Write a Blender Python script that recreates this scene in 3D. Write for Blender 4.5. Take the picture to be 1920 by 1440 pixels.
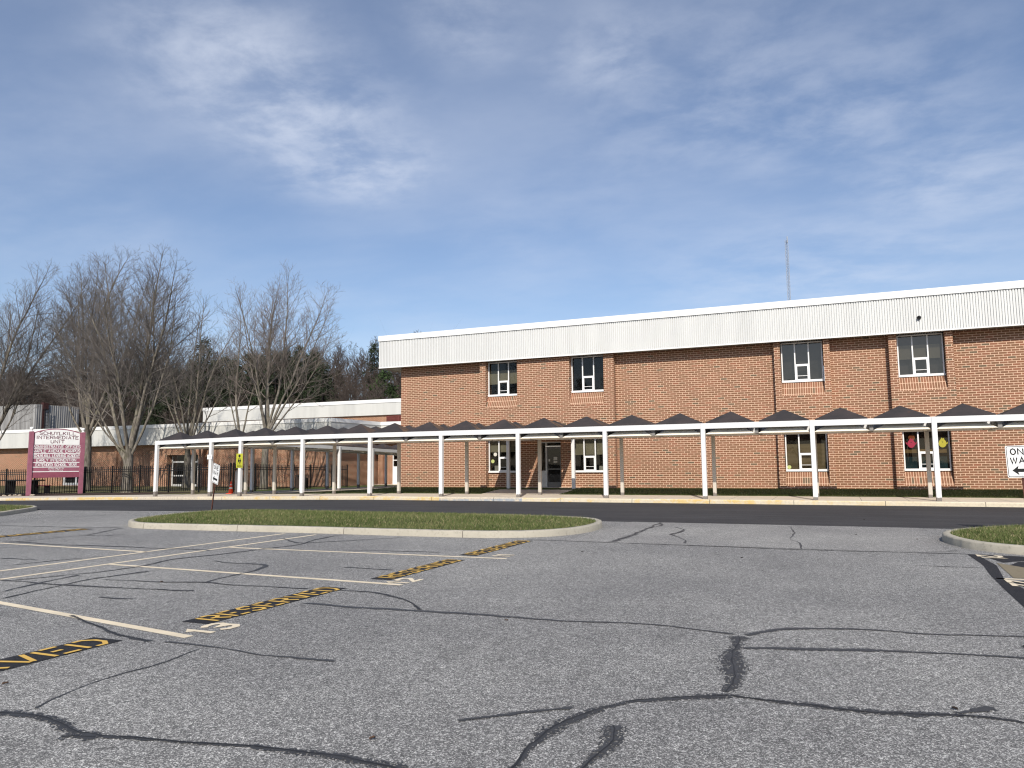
import bpy, math, random
import numpy as np
from mathutils import Vector, Matrix
R = math.radians
for o in list(bpy.data.objects): bpy.data.objects.remove(o)
C = bpy.context.scene.collection

# ------------------------------------------------------------------ camera, sky, sun
cam = bpy.data.cameras.new('camera'); co = bpy.data.objects.new('camera', cam); C.objects.link(co)
cam.sensor_width = 36; cam.lens = 1419.27/1920*36; cam.clip_start = .1; cam.clip_end = 4000
yaw, pit, rol = R(23.0412), R(6.0104), R(-0.5298)
fw = Vector((-math.sin(yaw)*math.cos(pit), math.cos(yaw)*math.cos(pit), math.sin(pit)))
r0 = fw.cross(Vector((0, 0, 1))).normalized(); u0 = r0.cross(fw)
rr = r0*math.cos(rol)+u0*math.sin(rol); uu = -r0*math.sin(rol)+u0*math.cos(rol)
co.matrix_world = Matrix(((rr.x, uu.x, -fw.x, 0), (rr.y, uu.y, -fw.y, 0), (rr.z, uu.z, -fw.z, 1.6), (0, 0, 0, 1)))
bpy.context.scene.camera = co
SUN_EL, SUN_AZ = R(37.0), R(162.0)
sc = bpy.context.scene
sc.view_settings.view_transform = 'Standard'; sc.view_settings.look = 'None'
sc.view_settings.exposure = 0.18; sc.cycles.filter_width = 1.2; sc.view_settings.gamma = 1
w = bpy.data.worlds.new('World'); sc.world = w; w.use_nodes = True
nt = w.node_tree; nt.nodes.clear()
def nn(tree, t, **kw):
    n = tree.nodes.new(t)
    for k, v in kw.items(): setattr(n, k, v)
    return n
out = nn(nt, 'ShaderNodeOutputWorld'); bg = nn(nt, 'ShaderNodeBackground'); bg.inputs['Strength'].default_value = .1
sky = nn(nt, 'ShaderNodeTexSky', sky_type='NISHITA'); sky.sun_disc = False
sky.sun_elevation = SUN_EL; sky.sun_rotation = SUN_AZ; sky.air_density = 1.0; sky.dust_density = .6; sky.ozone_density = 1.6
L = nt.links.new
# thin cirrus: direction projected on a high flat layer, stretched noise
tc = nn(nt, 'ShaderNodeTexCoord'); sep = nn(nt, 'ShaderNodeSeparateXYZ'); L(tc.outputs['Generated'], sep.inputs[0])
def wm(op, a, b=None):
    m = nn(nt, 'ShaderNodeMath', operation=op)
    for i, v in enumerate((a, b)):
        if v is None: continue
        if isinstance(v, (int, float)): m.inputs[i].default_value = v
        else: L(v, m.inputs[i])
    return m.outputs[0]
zz = wm('ADD', wm('MAXIMUM', sep.outputs[2], 0.0), .12)
cx = wm('DIVIDE', sep.outputs[0], zz); cy = wm('DIVIDE', sep.outputs[1], zz)
comb = nn(nt, 'ShaderNodeCombineXYZ'); L(cx, comb.inputs[0]); L(cy, comb.inputs[1])
def wnoise(scale, detail, rough, dist, rot, sx, sy, lo, hi, off):
    mp = nn(nt, 'ShaderNodeMapping'); mp.inputs['Rotation'].default_value = (0, 0, R(rot)); mp.inputs['Scale'].default_value = (sx, sy, 1)
    mp.inputs['Location'].default_value = (off, off*.37, 0)
    L(comb.outputs[0], mp.inputs[0])
    n = nn(nt, 'ShaderNodeTexNoise'); n.inputs['Scale'].default_value = scale; n.inputs['Detail'].default_value = detail
    n.inputs['Roughness'].default_value = rough; n.inputs['Distortion'].default_value = dist
    L(mp.outputs[0], n.inputs[0])
    r = nn(nt, 'ShaderNodeMapRange'); r.interpolation_type = 'SMOOTHSTEP'
    r.inputs[1].default_value = lo; r.inputs[2].default_value = hi; L(n.outputs[0], r.inputs[0])
    return r.outputs[0]
veil = wnoise(1.0, 6, .55, .2, 20, 1, 1.5, .32, .80, 3.1)
wisp = wnoise(5.0, 11, .60, .15, -20, 1, 1.15, .30, .74, 7.7)
mask = wnoise(1.0, 3, .5, .3, 0, 1, 1, .44, .62, 11.3)
def blob(px, py, rad, wt):        # a patch of cloud round one direction of the cloud layer
    dx = wm('SUBTRACT', cx, px); dy = wm('SUBTRACT', cy, py)
    d = wm('SQRT', wm('ADD', wm('MULTIPLY', dx, dx), wm('MULTIPLY', dy, dy)))
    r = nn(nt, 'ShaderNodeMapRange'); r.interpolation_type = 'SMOOTHSTEP'
    r.inputs[1].default_value = rad; r.inputs[2].default_value = 0; L(d, r.inputs[0]); return wm('MULTIPLY', r.outputs[0], wt)
def dirp(x, y):
    d = fw+rr*((x-960)/1419.27)+uu*((720-y)/1419.27); d.normalize(); return d.x/(d.z+.12), d.y/(d.z+.12)
patch = None
for (px, py, rad, wt) in ((450, 120, .36, .9), (560, 210, .36, 1), (650, 310, .34, 1), (1380, 170, .55, .5), (880, 45, .22, .55), (1150, 110, .26, .6), (1560, 190, .55, .5), (1800, 330, .5, .45), (1500, 520, .9, .4)):
    b = blob(*dirp(px, py), rad, wt); patch = b if patch is None else wm('MAXIMUM', patch, b)
fac = wm('MINIMUM', wm('ADD', wm('ADD', wm('MULTIPLY', wm('MULTIPLY', wisp, wm('ADD', wm('MULTIPLY', patch, .95), wm('MULTIPLY', mask, .10))), .58),
                              wm('MULTIPLY', veil, .24)), .07), .9)
mx = nn(nt, 'ShaderNodeMix', data_type='RGBA'); L(fac, mx.inputs[0]); tint = nn(nt, 'ShaderNodeMix', data_type='RGBA', blend_type='MULTIPLY'); tint.inputs[0].default_value = 1; L(sky.outputs[0], tint.inputs[6]); tint.inputs[7].default_value = (.955, .99, 1.09, 1); L(tint.outputs[2], mx.inputs[6]); mx.inputs[7].default_value = (6.9, 7.4, 8.5, 1)
L(mx.outputs[2], bg.inputs[0]); L(bg.outputs[0], out.inputs[0])
sl = bpy.data.lights.new('sun', 'SUN'); sl.energy = 4.3; sl.angle = R(.53); sl.color = (1, .93, .82)
so = bpy.data.objects.new('sun', sl); C.objects.link(so)
sd = Vector((math.sin(SUN_AZ)*math.cos(SUN_EL), math.cos(SUN_AZ)*math.cos(SUN_EL), math.sin(SUN_EL)))
so.rotation_euler = sd.to_track_quat('Z', 'Y').to_euler(); so.location = (20, -30, 40)

# ------------------------------------------------------------------ mesh helpers
class MB:
    def __init__(s): s.v = []; s.q = []; s.t = []; s.n = 0; s.p = []
    def add(s, v, quads=(), tris=(), polys=()):
        v = np.asarray(v, float).reshape(-1, 3); b = s.n
        s.v.append(v); s.n += len(v)
        if len(quads): s.q.append(np.asarray(quads, int)+b)
        if len(tris): s.t.append(np.asarray(tris, int)+b)
        for p in polys: s.p.append([i+b for i in p])
        return s
    def box(s, x0, x1, y0, y1, z0, z1):
        return s.add([(x0, y0, z0), (x1, y0, z0), (x1, y1, z0), (x0, y1, z0), (x0, y0, z1), (x1, y0, z1), (x1, y1, z1), (x0, y1, z1)],
                     [(0, 3, 2, 1), (4, 5, 6, 7), (0, 1, 5, 4), (1, 2, 6, 5), (2, 3, 7, 6), (3, 0, 4, 7)])
    def quad(s, a, b, c, d): return s.add([a, b, c, d], [(0, 1, 2, 3)])
    def prism(s, poly, axis, lo, hi):         # extrude a polygon (list of 2-D points) along an axis
        def P(a, b, c): return {'x': (c, a, b), 'y': (a, c, b), 'z': (a, b, c)}[axis]
        n = len(poly); v = [P(a, b, lo) for a, b in poly]+[P(a, b, hi) for a, b in poly]
        s.add(v, [(i, (i+1) % n, n+(i+1) % n, n+i) for i in range(n)], (), [list(range(n))[::-1], list(range(n, 2*n))]); return s
    def tube(s, pts, rad, k=6, cap=True):
        pts = np.asarray(pts, float); n = len(pts); rad = np.broadcast_to(np.asarray(rad, float), (n,))
        t = np.gradient(pts, axis=0); t /= np.linalg.norm(t, axis=1)[:, None]+1e-9
        ref = np.array([0, 0, 1.]) if abs(t[0][2]) < .9 else np.array([1., 0, 0])
        a = np.cross(t, ref); a /= np.linalg.norm(a, axis=1)[:, None]+1e-9; b = np.cross(t, a)
        an = np.arange(k)*2*math.pi/k
        v = pts[:, None]+rad[:, None, None]*(a[:, None]*np.cos(an)[None, :, None]+b[:, None]*np.sin(an)[None, :, None])
        i = np.arange(n-1)[:, None]*k; j = np.arange(k)[None]; j2 = (j+1) % k
        q = np.stack([i+j, i+j2, i+k+j2, i+k+j], -1).reshape(-1, 4)
        s.add(v.reshape(-1, 3), q, (), [list(range(k)), list(range((n-1)*k, n*k))[::-1]] if cap else ()); return s
    def lathe(s, prof, cx=0, cy=0, k=20):
        n = len(prof); an = np.arange(k)*2*math.pi/k
        v = [(cx+r*math.cos(a), cy+r*math.sin(a), z) for r, z in prof for a in an]
        q = [(i*k+j, i*k+(j+1) % k, (i+1)*k+(j+1) % k, (i+1)*k+j) for i in range(n-1) for j in range(k)]
        s.add(v, q, (), [list(range(k))[::-1], list(range((n-1)*k, n*k))]); return s
    def xf(s, M):
        M = np.array(M); s.v = [v @ M[:3, :3].T+M[:3, 3] for v in s.v]; return s
    def join(s, o):
        for v in o.v: s.v.append(v)
        s.q += [q+s.n for q in o.q]; s.t += [t+s.n for t in o.t]; s.p += [[i+s.n for i in p] for p in o.p]; s.n += o.n; return s
    def mesh(s, name, m, smooth=False):
        me = bpy.data.meshes.new(name)
        v = np.concatenate(s.v) if s.v else np.zeros((0, 3))
        loops = []; starts = []; tot = 0
        for arr, k in ((s.q, 4), (s.t, 3)):
            for a in arr:
                loops.append(a.reshape(-1)); c = len(a); starts.append(tot+np.arange(c)*k); tot += c*k
        for p in s.p: loops.append(np.array(p)); starts.append(np.array([tot])); tot += len(p)
        loops = np.concatenate(loops); starts = np.concatenate(starts)
        me.vertices.add(len(v)); me.vertices.foreach_set('co', v.reshape(-1))
        me.loops.add(tot); me.loops.foreach_set('vertex_index', loops)
        me.polygons.add(len(starts)); me.polygons.foreach_set('loop_start', starts)
        me.polygons.foreach_set('use_smooth', np.full(len(starts), bool(smooth)))
        me.update(calc_edges=True); me.validate()
        if m: me.materials.append(m)
        return me

def tag(o, label=None, cat=None, group=None, kind=None):
    for k, v in (('label', label), ('category', cat), ('group', group), ('kind', kind)):
        if v: o[k] = v
    return o
def link(name, me, parent=None, loc=None):
    o = bpy.data.objects.new(name, me); C.objects.link(o)
    if parent: o.parent = parent
    if loc is not None: o.location = loc
    return o
def rootof(o):
    p = Vector(o.location)
    while o.parent: o = o.parent; p = p+o.location
    return p
def part(name, mb, m, parent, smooth=False, bevel=0, label=None):      # mb in world coordinates
    off = rootof(parent); mb.v = [v-np.array(off) for v in mb.v]
    o = link(name, mb.mesh(name, m, smooth), parent)
    if label: o['label'] = label
    if bevel:
        md = o.modifiers.new('bevel', 'BEVEL'); md.width = bevel; md.segments = 2; md.limit_method = 'ANGLE'
    return o
def lpart(name, mb, m, parent, smooth=False, bevel=0):                 # mb in the thing's own coordinates
    o = link(name, mb.mesh(name, m, smooth), parent)
    if bevel:
        md = o.modifiers.new('bevel', 'BEVEL'); md.width = bevel; md.segments = 2; md.limit_method = 'ANGLE'
    return o
def thing(name, loc, label, cat, group=None, rz=0):
    o = link(name, None, None, loc); o.rotation_euler = (0, 0, rz); o.empty_display_size = .3
    return tag(o, label, cat, group)
def struct(name, mb, m, smooth=False, kind='structure', label=None):
    o = link(name, mb.mesh(name, m, smooth)); o['kind'] = kind
    if label: o['label'] = label
    return o
def single(name, mb, m, loc, label, cat, group=None, smooth=False, bevel=0):   # thing that is one mesh, mb in world coordinates
    mb.v = [v-np.array(loc, float) for v in mb.v]
    o = link(name, mb.mesh(name, m, smooth), None, loc)
    if bevel:
        md = o.modifiers.new('bevel', 'BEVEL'); md.width = bevel; md.segments = 2; md.limit_method = 'ANGLE'
    return tag(o, label, cat, group)
def copy_tree(o, parent=None):
    c = o.copy(); C.objects.link(c)
    if parent: c.parent = parent
    for ch in list(o.children): copy_tree(ch, c)
    return c

# ------------------------------------------------------------------ materials
class NB:
    def __init__(s, name, rough=.8, spec=.3):
        s.m = bpy.data.materials.new(name); s.m.use_nodes = True; s.t = s.m.node_tree
        s.b = s.t.nodes['Principled BSDF']; s.b.inputs['Roughness'].default_value = rough
        s.b.inputs['Specular IOR Level'].default_value = spec; s.tc = s.t.nodes.new('ShaderNodeTexCoord')
    def L(s, a, b): s.t.links.new(a, b)
    def n(s, t, **kw): return nn(s.t, t, **kw)
    def math(s, op, a, b=0., c=None):
        m = s.n('ShaderNodeMath', operation=op)
        for i, v in enumerate((a, b, c)):
            if v is None: continue
            if isinstance(v, (int, float)): m.inputs[i].default_value = v
            else: s.L(v, m.inputs[i])
        return m.outputs[0]
    def noise(s, scale, detail=4, rough=.55, vec=None, dist=0, sc=None):
        n = s.n('ShaderNodeTexNoise'); n.inputs['Scale'].default_value = scale; n.inputs['Detail'].default_value = detail
        n.inputs['Roughness'].default_value = rough; n.inputs['Distortion'].default_value = dist
        v = vec or s.tc.outputs['Object']
        if sc:
            mp = s.n('ShaderNodeMapping'); mp.inputs['Scale'].default_value = sc; s.L(v, mp.inputs[0]); v = mp.outputs[0]
        s.L(v, n.inputs[0]); return n.outputs[0]
    def rng(s, v, a, b, c=0., d=1., smooth=True):
        r = s.n('ShaderNodeMapRange'); r.interpolation_type = 'SMOOTHSTEP' if smooth else 'LINEAR'
        for i, x in enumerate((a, b, c, d)): r.inputs[i+1].default_value = x
        s.L(v, r.inputs[0]); return r.outputs[0]
    def mix(s, f, a, b, mode='MIX'):
        m = s.n('ShaderNodeMix', data_type='RGBA', blend_type=mode)
        for i, v in ((0, f), (6, a), (7, b)):
            if isinstance(v, (int, float)): m.inputs[i].default_value = v
            elif isinstance(v, tuple): m.inputs[i].default_value = (*v, 1)
            else: s.L(v, m.inputs[i])
        return m.outputs[2]
    def ramp(s, f, stops):
        r = s.n('ShaderNodeValToRGB'); e = r.color_ramp.elements
        while len(e) < len(stops): e.new(.5)
        for x, (p, c) in zip(e, stops): x.position = p; x.color = (*c, 1)
        s.L(f, r.inputs[0]); return r.outputs[0]
    def col(s, c):
        if isinstance(c, tuple): s.b.inputs['Base Color'].default_value = (*c, 1)
        else: s.L(c, s.b.inputs['Base Color'])
        return s
    def bump(s, h, st=.3, d=.01):
        n = s.n('ShaderNodeBump'); n.inputs['Strength'].default_value = st; n.inputs['Distance'].default_value = d
        s.L(h, n.inputs['Height']); s.L(n.outputs[0], s.b.inputs['Normal']); return s
    def xyz(s):
        n = s.n('ShaderNodeSeparateXYZ'); s.L(s.tc.outputs['Object'], n.inputs[0]); return n.outputs
def plain(name, c, rough=.7, var=.12, scale=3., spec=.3, metal=0, bump=0, bscale=60):
    b = NB(name, rough, spec)
    n = b.noise(scale, 5, .6); d = tuple(x*(1-var) for x in c); e = tuple(min(1, x*(1+var)) for x in c)
    b.col(b.mix(b.rng(n, .3, .7), d, e)); b.b.inputs['Metallic'].default_value = metal
    if bump: b.bump(b.noise(bscale, 3), bump, .004)
    return b.m
def brick(name, vertical=False, cols=None, w=.3048, h=.1016, mort=(.66, .44, .31), ms=.0075, tint=1.):
    b = NB(name, .85, .2); x, y, z = b.xyz()
    u = b.math('ADD', x, y)
    if vertical: uu_, vv_ = z, x
    else: uu_, vv_ = u, z
    cb = b.n('ShaderNodeCombineXYZ'); b.L(uu_, cb.inputs[0]); b.L(vv_, cb.inputs[1])
    t = b.n('ShaderNodeTexBrick'); t.offset = 0 if vertical else .5; t.offset_frequency = 2
    t.inputs['Scale'].default_value = 1; t.inputs['Brick Width'].default_value = w; t.inputs['Row Height'].default_value = h
    t.inputs['Mortar Size'].default_value = ms; t.inputs['Mortar Smooth'].default_value = .15
    t.inputs['Color1'].default_value = (0, 0, 0, 1); t.inputs['Color2'].default_value = (1, 1, 1, 1); b.L(cb.outputs[0], t.inputs[0])
    row = b.math('FLOOR', b.math('DIVIDE', vv_, h))
    sh = 0. if vertical else b.math('MULTIPLY', b.math('SUBTRACT', 1., b.math('FLOORED_MODULO', row, 2.)), .5)
    colm = b.math('FLOOR', b.math('ADD', b.math('DIVIDE', uu_, w), sh))
    c2 = b.n('ShaderNodeCombineXYZ'); b.L(colm, c2.inputs[0]); b.L(row, c2.inputs[1])
    wn = b.n('ShaderNodeTexWhiteNoise', noise_dimensions='3D'); b.L(c2.outputs[0], wn.inputs[0])
    s = tint
    cols = cols or [(0, (.36*s, .145*s, .086*s)), (.2, (.29*s, .135*s, .078*s)), (.45, (.33*s, .155*s, .094*s)), (.7, (.275*s, .135*s, .076*s)), (.955, (.255*s, .125*s, .07*s)), (.97, (.19*s, .135*s, .085*s)), (1, (.15*s, .12*s, .08*s))]
    bc = b.ramp(wn.outputs[0], cols)
    g = b.noise(.35, 4); bc = b.mix(b.rng(g, .25, .75), b.mix(1., bc, (.88, .90, .90), 'MULTIPLY'), b.mix(1., bc, (1.10, 1.10, 1.08), 'MULTIPLY'))
    wsk = b.rng(b.noise(1.1, 5, .65, sc=(1, 1, .1)), .55, .8); bc = b.mix(b.math('MULTIPLY', wsk, .22), bc, (.12, .085, .065))
    bc = b.mix(b.math('MULTIPLY', b.noise(45, 3), .25), bc, (.2, .12, .08))
    b.col(b.mix(t.outputs['Fac'], bc, mort)); b.bump(b.math('SUBTRACT', 1., t.outputs['Fac']), .35, .006); return b.m

M = {}
M['brick'] = brick('brick_wall', tint=.77, ms=.0105, mort=(.71, .50, .36)); M['brick_sill'] = brick('brick_sill', True, w=.29, h=.1016, tint=.77, ms=.0095, mort=(.71, .50, .36))
M['brick_wing'] = brick('brick_wing', tint=.84, ms=.0095, mort=(.70, .485, .345))
def metal_white(name, c, streak=.1):
    b = NB(name, .45, .35); n = b.noise(1.2, 6, .6, sc=(1, 1, .12)); k = b.rng(n, .35, .8)
    b.col(b.mix(b.math('MULTIPLY', k, 1.), c, tuple(v*(1-streak) for v in c))); return b.m
M['fascia'] = metal_white('fascia_metal', (.655, .662, .655)); M['coping'] = metal_white('coping_metal', (.80, .80, .79), .05)
M['fascia_panel'] = metal_white('fascia_panel', (.60, .60, .575), .16)
M['soffit'] = metal_white('soffit_metal', (.55, .54, .5), .15)
M['frame'] = metal_white('window_frame_paint', (.8, .8, .8), .06)
def weath(name, c):                        # white paint, grimy at the foot
    b = NB(name, .5, .35); x, y, z = b.xyz(); n = b.noise(9, 5, .65)
    st = b.rng(b.math('ADD', z, b.math('MULTIPLY', b.math('SUBTRACT', n, .5), .16)), .15, .10, 0, 1)
    k = b.mix(b.math('MULTIPLY', b.rng(b.noise(2.2, 5, .65, sc=(1, 1, .2)), .45, .8), .22), c, (.42, .41, .38))
    b.col(b.mix(st, k, (.19, .17, .155))); return b.m
M['post'] = weath('post_paint', (.72, .72, .725)); M['crossgrey'] = plain('grey_beam_paint', (.22, .21, .20), .6, .15, 3); M['rear_post_shaded'] = weath('rear_post_shaded_paint', (.52, .485, .43)); M['beam'] = metal_white('beam_paint', (.74, .74, .745), .1)  # rear posts: cream paint, with the canopy's shade toned into the colour
M['coffer'] = plain('soffit_panel_paint', (.78, .73, .63), .6, .08, 1.5)
def shingle(name):
    b = NB(name, .8, .25); n = b.noise(1.1, 6, .7); x, y, z = b.xyz()
    c = b.mix(b.rng(n, .35, .7), (.032, .030, .032), (.052, .042, .042))
    c = b.mix(b.math('MULTIPLY', b.rng(b.noise(2.3, 5, .7), .62, .8), .6), c, (.12, .055, .035))
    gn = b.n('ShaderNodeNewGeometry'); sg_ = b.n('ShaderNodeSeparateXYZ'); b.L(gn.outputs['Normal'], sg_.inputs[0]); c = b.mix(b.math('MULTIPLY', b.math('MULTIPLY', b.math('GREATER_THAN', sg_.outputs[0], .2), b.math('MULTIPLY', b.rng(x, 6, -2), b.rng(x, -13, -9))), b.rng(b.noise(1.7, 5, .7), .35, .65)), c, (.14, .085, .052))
    st = b.math('FRACT', b.math('MULTIPLY', z, 9.)); c = b.mix(b.math('MULTIPLY', b.rng(st, .85, 1.), .35), c, (.02, .02, .02))
    b.col(c); b.bump(b.noise(120, 3), .25, .004); return b.m
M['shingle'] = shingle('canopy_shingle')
def concrete(name, c, joints=None, spot=.5):
    b = NB(name, .9, .2); n = b.noise(.8, 6, .65); k = b.mix(b.rng(n, .3, .75), tuple(v*.82 for v in c), c)
    k = b.mix(b.math('MULTIPLY', b.rng(b.noise(14, 5, .7), .5, .75), spot), k, tuple(v*.55 for v in c))
    k = b.mix(b.math('MULTIPLY', b.noise(160, 2, .6), .28), k, tuple(v*.5 for v in c))
    if joints:
        x, y, z = b.xyz(); f = b.math('ABSOLUTE', b.math('SUBTRACT', b.math('FRACT', b.math('DIVIDE', x, joints)), .5))
        k = b.mix(b.math('LESS_THAN', f, .008/joints), k, (.12, .105, .09))
    b.col(k); b.bump(b.noise(90, 4), .25, .004); return b.m
M['walk'] = concrete('sidewalk_concrete', (.66, .585, .49), 1.55, .18); M['kerb'] = concrete('kerb_concrete', (.47, .435, .36), 3.05, .9)
def kerbpaint():
    b = NB('kerb_paint', .75, .25); x, y, z = b.xyz(); n = b.noise(5, 6, .7); n2 = b.noise(1.1, 5, .6, sc=(1, 3, 3))
    base = b.mix(b.rng(b.noise(12, 5, .7), .4, .7), (.58, .51, .40), (.42, .37, .30))
    fade = b.rng(x, 4.0, -2.5, .0, 1.)
    wear = b.math('MULTIPLY', b.rng(b.math('ADD', b.math('MULTIPLY', n, .5), b.math('MULTIPLY', n2, .5)), .54, .42), fade)
    wear = b.math('MULTIPLY', wear, b.math('LESS_THAN', y, 30.155))
    yel = b.mix(wear, b.mix(.35, base, (.70, .62, .45)), b.mix(b.rng(n2, .3, .7), (.60, .43, .17), (.64, .51, .29)))
    def inr(a, c): return b.math('MULTIPLY', b.math('GREATER_THAN', x, a), b.math('LESS_THAN', x, c))
    bl = b.math('MULTIPLY', b.math('MULTIPLY', b.math('ADD', inr(-16.4, -12.4), inr(-34.8, -32.9)), b.rng(n, .62, .42)), b.math('LESS_THAN', z, b.math('ADD', b.math('MULTIPLY', b.math('ADD', x, 16.4), .022), .04)))
    unp = b.math('ADD', inr(-34.9, -30.6), inr(-16.4, -12.4))
    k = b.mix(b.math('MINIMUM', unp, 1.), yel, base); k = b.mix(b.math('MULTIPLY', bl, .6), k, (.16, .25, .37))
    j = b.math('ABSOLUTE', b.math('SUBTRACT', b.math('FRACT', b.math('DIVIDE', x, 3.05)), .5))
    b.col(b.mix(b.math('LESS_THAN', j, .003), k, (.08, .07, .06))); b.bump(b.noise(60, 4), .3, .004); return b.m
M['kerb_paint'] = kerbpaint()
def asphalt(name, dark, mid, light, contrast=1., patch=None, sp=.17, rough=.85, streak=False):
    b = NB(name, rough, .25)
    v = b.n('ShaderNodeTexVoronoi'); v.inputs['Scale'].default_value = 120; b.L(b.tc.outputs['Object'], v.inputs[0])
    sepc = b.n('ShaderNodeSeparateColor'); b.L(v.outputs['Color'], sepc.inputs[0])
    v2 = b.n('ShaderNodeTexVoronoi'); v2.inputs['Scale'].default_value = 210; b.L(b.tc.outputs['Object'], v2.inputs[0])
    s2 = b.n('ShaderNodeSeparateColor'); b.L(v2.outputs['Color'], s2.inputs[0])
    f = b.math('ADD', b.math('MULTIPLY', sepc.outputs[0], .62), b.math('MULTIPLY', s2.outputs[1], .38))
    c = b.ramp(f, [(0, dark), (.42, tuple((a+e)/2 for a, e in zip(dark, mid))), (.62, mid), (.86, light), (1, tuple(min(1, x*1.25) for x in light))])
    v3 = b.n('ShaderNodeTexVoronoi'); v3.inputs['Scale'].default_value = 26; b.L(b.tc.outputs['Object'], v3.inputs[0]); s3 = b.n('ShaderNodeSeparateColor'); b.L(v3.outputs['Color'], s3.inputs[0])
    c = b.mix(s3.outputs[2], b.mix(1., c, (.84, .84, .84), 'MULTIPLY'), b.mix(1., c, (1.17, 1.17, 1.17), 'MULTIPLY'))
    n = b.noise(.22, 6, .62); c = b.mix(b.rng(n, .34, .68), b.mix(1., c, (.80, .80, .81), 'MULTIPLY'), b.mix(1., c, (1.08, 1.08, 1.07), 'MULTIPLY'))
    st = b.math('MULTIPLY', b.rng(b.noise(.55, 4, .6, dist=.6), .60, .70), b.rng(b.noise(5, 5, .65), .35, .6)); c = b.mix(b.math('MULTIPLY', st, .30), c, dark)
    n = b.noise(1.7, 5, .6); c = b.mix(b.rng(n, .3, .75), b.mix(1., c, (.93, .93, .93), 'MULTIPLY'), c)
    if streak: c = b.mix(b.math('MULTIPLY', b.rng(b.noise(1.3, 4, .6, sc=(.12, 1.6, 1)), .4, .75), .45), c, tuple(x*1.7 for x in mid))
    b.col(c); b.bump(b.math('MULTIPLY', f, 1.), .35, .006); return b.m
M['lot'] = asphalt('old_asphalt', (.060, .060, .060), (.245, .240, .234), (.66, .65, .62))
M['apron'] = asphalt('pale_asphalt', (.11, .11, .108), (.29, .283, .272), (.6, .58, .55))
M['road'] = asphalt('new_asphalt', (.030, .029, .031), (.047, .046, .049), (.075, .073, .075), streak=True)
M['black_paint'] = asphalt('black_paint', (.014, .014, .017), (.024, .024, .028), (.05, .05, .055))
def paint(name, c, wear):
    b = NB(name, .7, .3); n = b.math('ADD', b.math('MULTIPLY', b.noise(70, 3, .7), .5), b.math('MULTIPLY', b.noise(4, 5, .65), .5))
    hole = b.rng(n, .60, .67); k = b.mix(b.rng(b.noise(2.5, 4), .3, .7), tuple(x*.86 for x in c), c)
    b.col(b.mix(b.math('MULTIPLY', hole, wear), k, (.12, .115, .11))); return b.m
M['line'] = paint('cream_line_paint', (.76, .655, .485), .9); M['yellow_paint'] = paint('yellow_stencil_paint', (.68, .43, .10), .9)
def sealer(name, c, full):                # sealed crack: opaque in the middle, breaking up into the grain towards its edge
    b = NB(name, .6, .4); b.col(c)
    a = b.n('ShaderNodeAttribute'); a.attribute_name = 'edge'
    v = b.n('ShaderNodeTexVoronoi'); v.inputs['Scale'].default_value = 75; b.L(b.tc.outputs['Object'], v.inputs[0])
    sp = b.n('ShaderNodeSeparateColor'); b.L(v.outputs['Color'], sp.inputs[0])
    n = b.math('ADD', b.math('MULTIPLY', sp.outputs[1], .55), b.math('MULTIPLY', b.noise(7, 5, .6), .45))
    al = b.math('LESS_THAN', n, b.math('ADD', b.math('MULTIPLY', a.outputs['Fac'], 1.0), full))
    tr = b.n('ShaderNodeBsdfTransparent'); mxs = b.n('ShaderNodeMixShader'); b.L(al, mxs.inputs[0]); b.L(tr.outputs[0], mxs.inputs[1]); b.L(b.b.outputs[0], mxs.inputs[2])
    b.L(mxs.outputs[0], b.t.nodes['Material Output'].inputs[0]); return b.m
M['sealer'] = sealer('crack_sealer', (.044, .044, .046), -.18); M['sealer_wide'] = sealer('wide_crack_sealer', (.05, .05, .052), -.22); M['crack_core'] = plain('crack_core', (.016, .016, .018), .6, .2, 9, .4); M['sealer_thin'] = sealer('thin_crack_sealer', (.046, .046, .048), .10)
def grassm(name, cols, scale=1.):
    b = NB(name, .95, .1); n = b.math('ADD', b.math('MULTIPLY', b.noise(1.1*scale, 6, .65), .5), b.math('MULTIPLY', b.noise(22*scale, 5, .75), .5))
    b.col(b.ramp(n, cols)); b.bump(b.noise(70, 4), .6, .02); return b.m
M['turf'] = grassm('turf_soil', [(.33, (.034, .045, .014)), (.48, (.07, .085, .028)), (.6, (.115, .12, .05)), (.72, (.22, .19, .11))])
M['lawn'] = grassm('lawn_grass', [(.33, (.035, .05, .014)), (.48, (.062, .085, .024)), (.6, (.095, .11, .04)), (.75, (.15, .14, .06))])
M['lawn_dry'] = grassm('dry_lawn', [(.33, (.05, .05, .022)), (.48, (.10, .095, .045)), (.6, (.17, .14, .075)), (.72, (.26, .21, .13))])
M['mulch'] = grassm('mulch', [(.33, (.025, .018, .014)), (.5, (.06, .042, .034)), (.62, (.11, .07, .05)), (.75, (.32, .27, .22))], 2.5)
M['litter'] = grassm('leaf_litter', [(.33, (.012, .010, .008)), (.5, (.024, .019, .015)), (.7, (.042, .032, .025))], .5)
def blade():
    b = NB('grass_blade', .7, .2); oi = b.n('ShaderNodeAttribute'); oi.attribute_name = 'tone'
    b.col(b.ramp(oi.outputs['Fac'], [(0, (.055, .080, .020)), (.5, (.115, .143, .047)), (.8, (.185, .19, .082)), (.93, (.25, .21, .11)), (1, (.40, .33, .21))])); return b.m
M['blade'] = blade()
def bark(name, c, moss=.0):
    b = NB(name, .95, .1); n = b.noise(7, 6, .7, sc=(1, 1, .22)); k = b.mix(b.rng(n, .35, .65), tuple(v*.45 for v in c), tuple(v*1.2 for v in c))
    if moss: k = b.mix(b.math('MULTIPLY', b.rng(b.noise(2, 4), .45, .7), moss), k, (.12, .12, .06))
    b.col(k); b.bump(n, .8, .03); return b.m
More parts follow.
